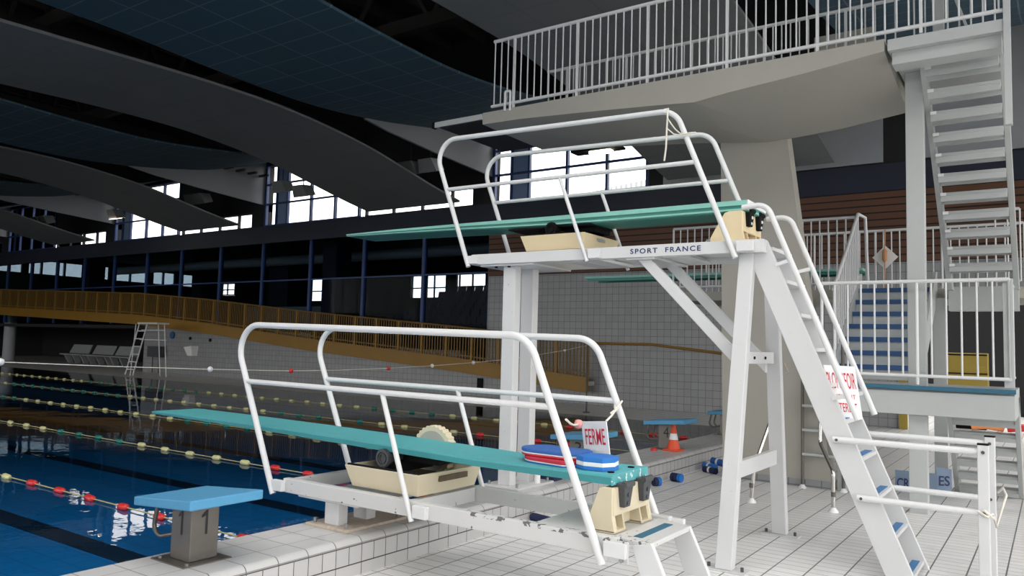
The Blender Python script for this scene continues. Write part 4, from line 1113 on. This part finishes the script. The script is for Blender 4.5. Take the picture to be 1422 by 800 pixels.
mb = MB(); mb.tube([(-2.71, 10.3, 1.6), (-2.74, 10.3, 2.1)], .014, 8); mb.tube(fillet([(-2.74, 10.3, 2.05), (-2.74, 10.3, 2.3), (-2.70, 10.3, 2.3), (-2.70, 10.3, 1.62)], .02, 4), .01, 8)
o = mb.build('grab_pole', 'inox', None); setp(o, 'short bright steel bar on the pillar above the hook', 'bar')

# notice boards behind the column
nb = root('floor_notice', 'grey blue folding notice with dark letters behind the stair column', 'sign', (-1.4, 10.8, 0))
mb = MB(); mb.hexa([(-1.66, 10.86, .0), (-1.20, 10.90, .0), (-1.20, 10.92, .0), (-1.66, 10.88, .0)], [(-1.66, 10.86, .25), (-1.20, 10.90, .25), (-1.20, 10.92, .25), (-1.66, 10.88, .25)])
mb.build('front_board', 'signblue', nb)
text_part('lettering', 'CR', 'letblue', nb, (-1.64, 10.858, .04), (1, .087, 0), (0, 0, 1), .12, .14, .002, 1, .015)
mb = MB(); mb.hexa([(-1.22, 10.95, .0), (-1.06, 11.05, .0), (-1.065, 11.07, .0), (-1.225, 10.97, .0)], [(-1.22, 10.95, .33), (-1.06, 11.05, .30), (-1.065, 11.07, .30), (-1.225, 10.97, .33)])
mb.build('side_board', 'signblue', nb)
text_part('lettering', 'ES', 'letblue', nb, (-1.19, 10.965, .10), (.848, .53, 0), (0, 0, 1), .12, .13, .002, 1, .015)

# ------------------------------------------------------------------ small things
cn = root('traffic_cone', 'orange traffic cone with white band beside starting block 4', 'cone', (-4.42, 10.42, .262))
mb = MB(); mb.box(-4.54, -4.30, 10.30, 10.54, .262, .285); mb.build('base', 'cone', cn, .01)
mb = MB(); mb.lathe((-4.42, 10.42, .285), [(.095, 0), (.088, .02), (.062, .13)], 24); mb.build('body', 'cone', cn)
mb = MB(); mb.lathe((-4.42, 10.42, .285), [(.063, .13), (.045, .215)], 24); mb.build('reflective_band', 'foamwhite', cn)
mb = MB(); mb.lathe((-4.42, 10.42, .285), [(.045, .215), (.024, .33), (.02, .345), (0, .345)], 24); mb.build('tip', 'cone', cn)
def dumbbell(x, y, ang, lab, n=3, r=.055, L=.15):
    t = root('foam_dumbbell', lab, 'foam dumbbell', (x, y, 0), 'foam dumbbells by the kerb')
    ca, sa = math.cos(ang), math.sin(ang)
    for k in range(n):
        a = L*(k/n-.5); b = L*((k+.9)/n-.5)
        mb = MB(); mb.tube([(x+ca*a, y+sa*a, r), (x+ca*b, y+sa*b, r)], r, 8); mb.build('disc', 'foamnavy' if k < n-1 else 'brightblue', t, .004)
dumbbell(-3.97, 9.48, math.radians(-10), 'blue hexagonal foam dumbbell standing clear on the deck by the kerb')
dumbbell(-4.04, 9.02, math.radians(60), 'dark foam dumbbell half hidden behind the low board handrail', 2, .055, .10)
def rollit(name, pts, r, m, lab, cat, grp=None):
    mb = MB(); mb.tube(pts, r, 14); o = mb.build(name, m, None, .0); setp(o, lab, cat, grp); return o
pile = [((-4.08, 10.72, .06), (-3.88, 10.60, .06), .05, 'brightblue', 'bright blue foam float leaning on the kerb near the tower leg'),
        ((-4.0, 10.5, .045), (-3.80, 10.42, .045), .043, 'foamnavy', 'navy foam float lying in front of the bright blue one'),
        ((-4.02, 10.86, .12), (-3.82, 10.80, .10), .05, 'foamblue', 'blue foam float at the back of the small pile by the kerb')]
for a, b, r, m, lab in pile:
    t = root('pool_float', lab, 'float', a, 'floats piled by the kerb')
    mb = MB(); mb.tube([a, b], [r, r], 12); mb.build('roll', m, t)
    mb = MB(); c = Vector(a).lerp(Vector(b), .4); d = Vector(a).lerp(Vector(b), .55); mb.tube([c, d], [r+.003]*2, 12); mb.build('white_stripe', 'foamwhite', t)
rollit('pull_float', [(-4.12, 6.36, .05), (-3.84, 6.30, .05)], .04, 'foamnavy', 'navy blue foam roll on the deck under the low board frame', 'float')
rollit('pull_float', [(-4.06, 7.06, .045), (-4.00, 7.12, .045)], .04, 'foamnavy', 'small dark float beside the yellow one under the boards', 'float')
rollit('pull_float', [(-3.97, 7.12, .045), (-3.90, 7.12, .045)], .042, 'yfloat', 'small yellow float on the deck under the boards', 'float')
nbx = root('striped_bin', 'navy box with thin white stripes standing on the kerb behind the low board', 'box', (-4.42, 7.15, .262))
mb = MB(); mb.box(-4.52, -4.33, 7.08, 7.25, .262, .50); mb.build('body', 'foamnavy', nbx, .006)
mb = MB()
for z in (.385, .415): mb.box(-4.521, -4.329, 7.078, 7.252, z, z+.004)
mb.build('white_stripe', 'signblue', nbx)
mb = MB(); mb.tube([(-4.36, 6.80, .262), (-4.36, 6.80, .50)], .032, 14)
o = mb.build('white_canister', 'signwhite', None); setp(o, 'small white upright tube at the foot of the tall tower posts', 'tube')
mb = MB(); mb.lathe((-4.62, 10.2, .262), [(0, .04), (.03, .038), (.045, .02), (.045, 0)], 14)
o = mb.build('red_cap', 'red', None); setp(o, 'small red float on the kerb before the orange cone', 'float')

# diamond sheet with wooden float on the rear rail
ds = root('hanging_sheet', 'white diamond sheet with an orange float hanging on the rear railing', 'sheet', (-2.18, 13.58, 3.2))
cx_, cz_ = -2.19, 3.24
mb = MB(); vs = [(cx_, 13.57, cz_+.19), (cx_-.19, 13.57, cz_), (cx_, 13.57, cz_-.19), (cx_+.19, 13.57, cz_)]
vs += [(a, b+.004, c) for a, b, c in vs]; mb.add(vs, [(0, 1, 2, 3), (7, 6, 5, 4), (0, 4, 5, 1), (1, 5, 6, 2), (2, 6, 7, 3), (3, 7, 4, 0)]); mb.build('paper', 'signwhite', ds)
mb = MB(); mb.tube([(cx_, 13.52, cz_+.13), (cx_, 13.52, cz_+.10), (cx_, 13.52, cz_-.05), (cx_, 13.52, cz_-.09)], [.012, .038, .038, .012], 14); mb.build('float', 'hazel', ds)
mb = MB(); mb.tube([(cx_, 13.58, 3.69), (cx_, 13.52, cz_+.12)], .010, 8); mb.tube([(cx_, 13.53, cz_-.08), (cx_, 13.56, cz_-.5)], .010, 8); mb.build('cord', 'hazel', ds)
# torn banner
bn = root('small_banner', 'small white banner tied to the rear railing, seen through the stair treads', 'banner', (-.65, 13.55, 3.5))
sx = 13.55/12.3
mb = MB(); vs = [(-.93, 13.55, 3.63), (-.50, 13.55, 3.63), (-.53, 13.55, 3.57), (-.49, 13.55, 3.50), (-.90, 13.55, 3.48)]
vs2 = [(a, b+.004, c) for a, b, c in vs]; mb.add(vs+vs2, [(0, 1, 2, 3, 4), (9, 8, 7, 6, 5)] + [(i, (i+1) % 5, 5+(i+1) % 5, 5+i) for i in range(5)]); mb.build('cloth', 'signwhite', bn)
mb = MB(); mb.tube([(-.84, 13.545, 3.53), (-.78, 13.545, 3.57), (-.72, 13.545, 3.54), (-.66, 13.545, 3.59), (-.60, 13.545, 3.58)], .008, 6); mb.build('blue_mark', 'signblue', bn)

# yellow bench cabinet in the far opening, coloured floats near it
yb_ = root('yellow_cabinet', 'mustard yellow panelled cabinet in the dark opening behind the stairs', 'cabinet', (-1.7, 21.5, 0))
mb = MB(); mb.box(-2.2, -1.28, 21.3, 21.8, .45, 1.78); mb.build('body', 'ramp', yb_, .01)
mb = MB()
for z in (1.72, 1.28, 1.16): mb.box(-2.2, -1.28, 21.285, 21.3, z, z+.03)
mb.build('dark_trim', 'black', yb_)
mb = MB(); mb.box(-2.15, -1.33, 21.35, 21.75, 0, .45); mb.build('plinth', 'black', yb_)
for (x0, x1, m, lab) in ((-1.60, -.98, 'orange', 'orange lifebuoy tube lying on the floor beyond the lower stairs'), (-.9, -.25, 'red', 'red float lying beside the orange tube beyond the lower stairs')):
    rollit('deck_float', [(x0, 21.0, .10), ((x0+x1)/2, 21.0, .14), (x1, 21.1, .09)], .085, m, lab, 'float', 'floats beyond the stairs')

# lifeguard ladder chair, benches, wall things on the far side
lg = root('lifeguard_chair', 'tall pale ladder chair on the far deck before the tiled wall', 'lifeguard chair', (-31, 18, 0))
def lb(p, q, n='ladder_rail', r=.028): 
    mb = MB(); mb.tube([p, q], r, 8); mb.build(n, 'whitetube', lg)
xA = -32.4
lb((xA-.05, 18.0, 0), (xA+.80, 18.0, 2.15)); lb((xA+.55, 18.0, 0), (xA+1.40, 18.0, 2.15))
for k in range(6):
    t = (k+.7)/6.6; lb((xA-.05+.85*t, 18.0, 2.15*t), (xA+.55+.85*t, 18.0, 2.15*t), 'rung', .024)
lb((xA+.55, 18.0, 2.15), (xA+.35, 18.0, 0), 'leg', .022)
for x in (xA+1.9, xA+2.35): lb((x-.35, 18.4, 2.2), (x, 18.4, 0), 'leg', .022)
lb((xA+.9, 18.0, 1.5), (xA+2.2, 18.4, 1.5), 'brace', .02); lb((xA+1.0, 18.0, 1.9), (xA+2.1, 18.4, 1.9), 'brace', .02)
mb = MB(); mb.box(xA+.75, xA+2.2, 17.95, 18.5, 2.15, 2.22); mb.build('seat', 'whitetube', lg)
for i, x0 in enumerate((-47.2, -44.6, -42.2)):
    b = root('row_of_seats', ['leftmost', 'middle', 'rightmost'][i] + ' of the three pale seat rows under the gallery', 'bench', (x0, 22.5, 0), 'seat rows under the gallery')
    mb = MB(); mb.hexa([(x0, 22.75, .55), (x0+2.2, 22.75, .55), (x0+2.2, 22.8, .55), (x0, 22.8, .55)], [(x0+.1, 22.95, 1.05), (x0+2.2, 22.95, 1.05), (x0+2.2, 23.0, 1.05), (x0+.1, 23.0, 1.05)]); mb.build('backrest', 'seat', b)
    mb = MB(); mb.box(x0-.2, x0+2.3, 22.3, 22.8, .45, .52); mb.build('seat', 'seat', b)
    for x in (x0+.2, x0+1.1, x0+2.0):
        mb = MB(); mb.prism([(22.35, .45), (22.75, .45), (22.85, 0), (22.6, 0)], 'x', x, x+.12); mb.build('leg', 'seat', b)
mb = MB(); mb.cyl((-50.5, 20.9, 0), .32, 2.7, seg=20)
struct('gallery_pillar', mb, 'upanel')
mb = MB(); mb.box(-33.8, -32.75, 19.7, 19.95, .72, 1.2); o = mb.build('control_box', 'darkgrey', None)
bx_ = root('timing_cabinet', 'dark box on thin legs against the tiled wall beside the ladder chair', 'cabinet', (-33.2, 19.8, 0)); o.parent = bx_; o.location = (33.2, -19.8, 0); o.name = 'cabinet_body'
for x in (-33.5, -33.0):
    mb = MB(); mb.tube([(x, 19.8, .72), (x+.05, 19.8, 0)], .025, 8); mb.build('leg', 'darkgrey', bx_)
mb = MB(); mb.hexa([(-30.75, 19.75, .85), (-30.4, 19.75, .85), (-30.4, 20, .85), (-30.75, 20, .85)], [(-30.9, 19.65, 1.22), (-30.35, 19.65, 1.28), (-30.35, 20, 1.28), (-30.9, 20, 1.22)])
o = mb.build('wall_basket', 'signwhite', None); setp(o, 'small white basket fixed on the far tiled wall', 'basket')
mb = MB(); mb.cyl((-32.3, 19.93, 1.72), .16, .06, 'y', 16); o = mb.build('wall_speaker', 'bluetread', None); setp(o, 'round dark blue fitting on the far wall above the timing cabinet', 'fitting')
for x, z in ((-30.95, 1.6), (-29.5, 1.55)):
    mb = MB(); mb.cyl((x, 19.95, z), .07, .05, 'y', 10); o = mb.build('wall_hook', 'black', None)
    setp(o, 'small dark hook on the far wall ' + ('above the white basket' if x < -30 else 'right of the white basket'), 'hook')
mb = MB(); mb.box(-15.15, -14.95, 19.94, 20.02, .18, .60)
o = mb.build('wall_hatch', 'black', None); setp(o, 'small black hatch low in the tiled wall under the ramp', 'hatch')

# spotlights under the roof
def spot(x, y, z, lab, lit=False, ang=0.0):
    t = root('floodlight', lab, 'floodlight', (x, y, z), 'floodlights between the ceiling sails')
    mb = MB(); mb.hexa([(x-.35, y-.12, z-.22), (x+.35, y-.12, z-.22), (x+.35, y+.25, z-.12), (x-.35, y+.25, z-.12)], [(x-.25, y-.30, z+.15), (x+.25, y-.30, z+.15), (x+.25, y+.15, z+.2), (x-.25, y+.15, z+.2)]); mb.build('housing', 'lampwhite', t)
    mb = MB(); mb.add([(x-.3, y-.15, z-.235), (x+.3, y-.15, z-.235), (x+.3, y+.22, z-.14), (x-.3, y+.22, z-.14)], [(0, 1, 2, 3)]); mb.build('lens', 'lamp' if lit else 'darkgrey', t)
    mb = MB(); mb.tube([(x, y, z+.18), (x, y, z+.9)], .02, 6); mb.build('stem', 'truss', t)
for a in ((-22.1, 17.5, 7.0, 'left floodlight of the pair before the centre left windows', False), (-21.0, 17.5, 6.75, 'right floodlight of the pair before the centre left windows', False),
          (-16.1, 17.5, 7.0, 'left floodlight of the pair above the end of the grey sail', False), (-15.3, 17.5, 7.0, 'right floodlight of the pair above the end of the grey sail', False),
          (-28.2, 18.0, 7.15, 'left floodlight of the third pair over the far water', False), (-27.6, 18.0, 7.15, 'right floodlight of the third pair over the far water', False),
          (-40.1, 17.5, 7.05, 'left floodlight of the farthest pair', False), (-39.3, 17.5, 7.05, 'right floodlight of the farthest pair', False),
          (-33.1, 17.5, 6.85, 'single lit floodlight over the left windows', True)):
    spot(*a)
t = root('ceiling_lamp', 'flat dark lamp with warm bulb hanging before the bright upper window', 'lamp', (-9.5, 17.5, 6.75))
mb = MB(); mb.box(-10.3, -8.9, 17.3, 17.7, 6.74, 6.80); mb.build('reflector', 'black', t)
mb = MB(); mb.box(-9.8, -9.2, 17.4, 17.6, 6.68, 6.74); mb.build('tube', 'lamp', t)
mb = MB(); mb.tube([(-9.6, 17.5, 6.8), (-9.6, 17.5, 7.9)], .015, 6); mb.build('stem', 'truss', t)
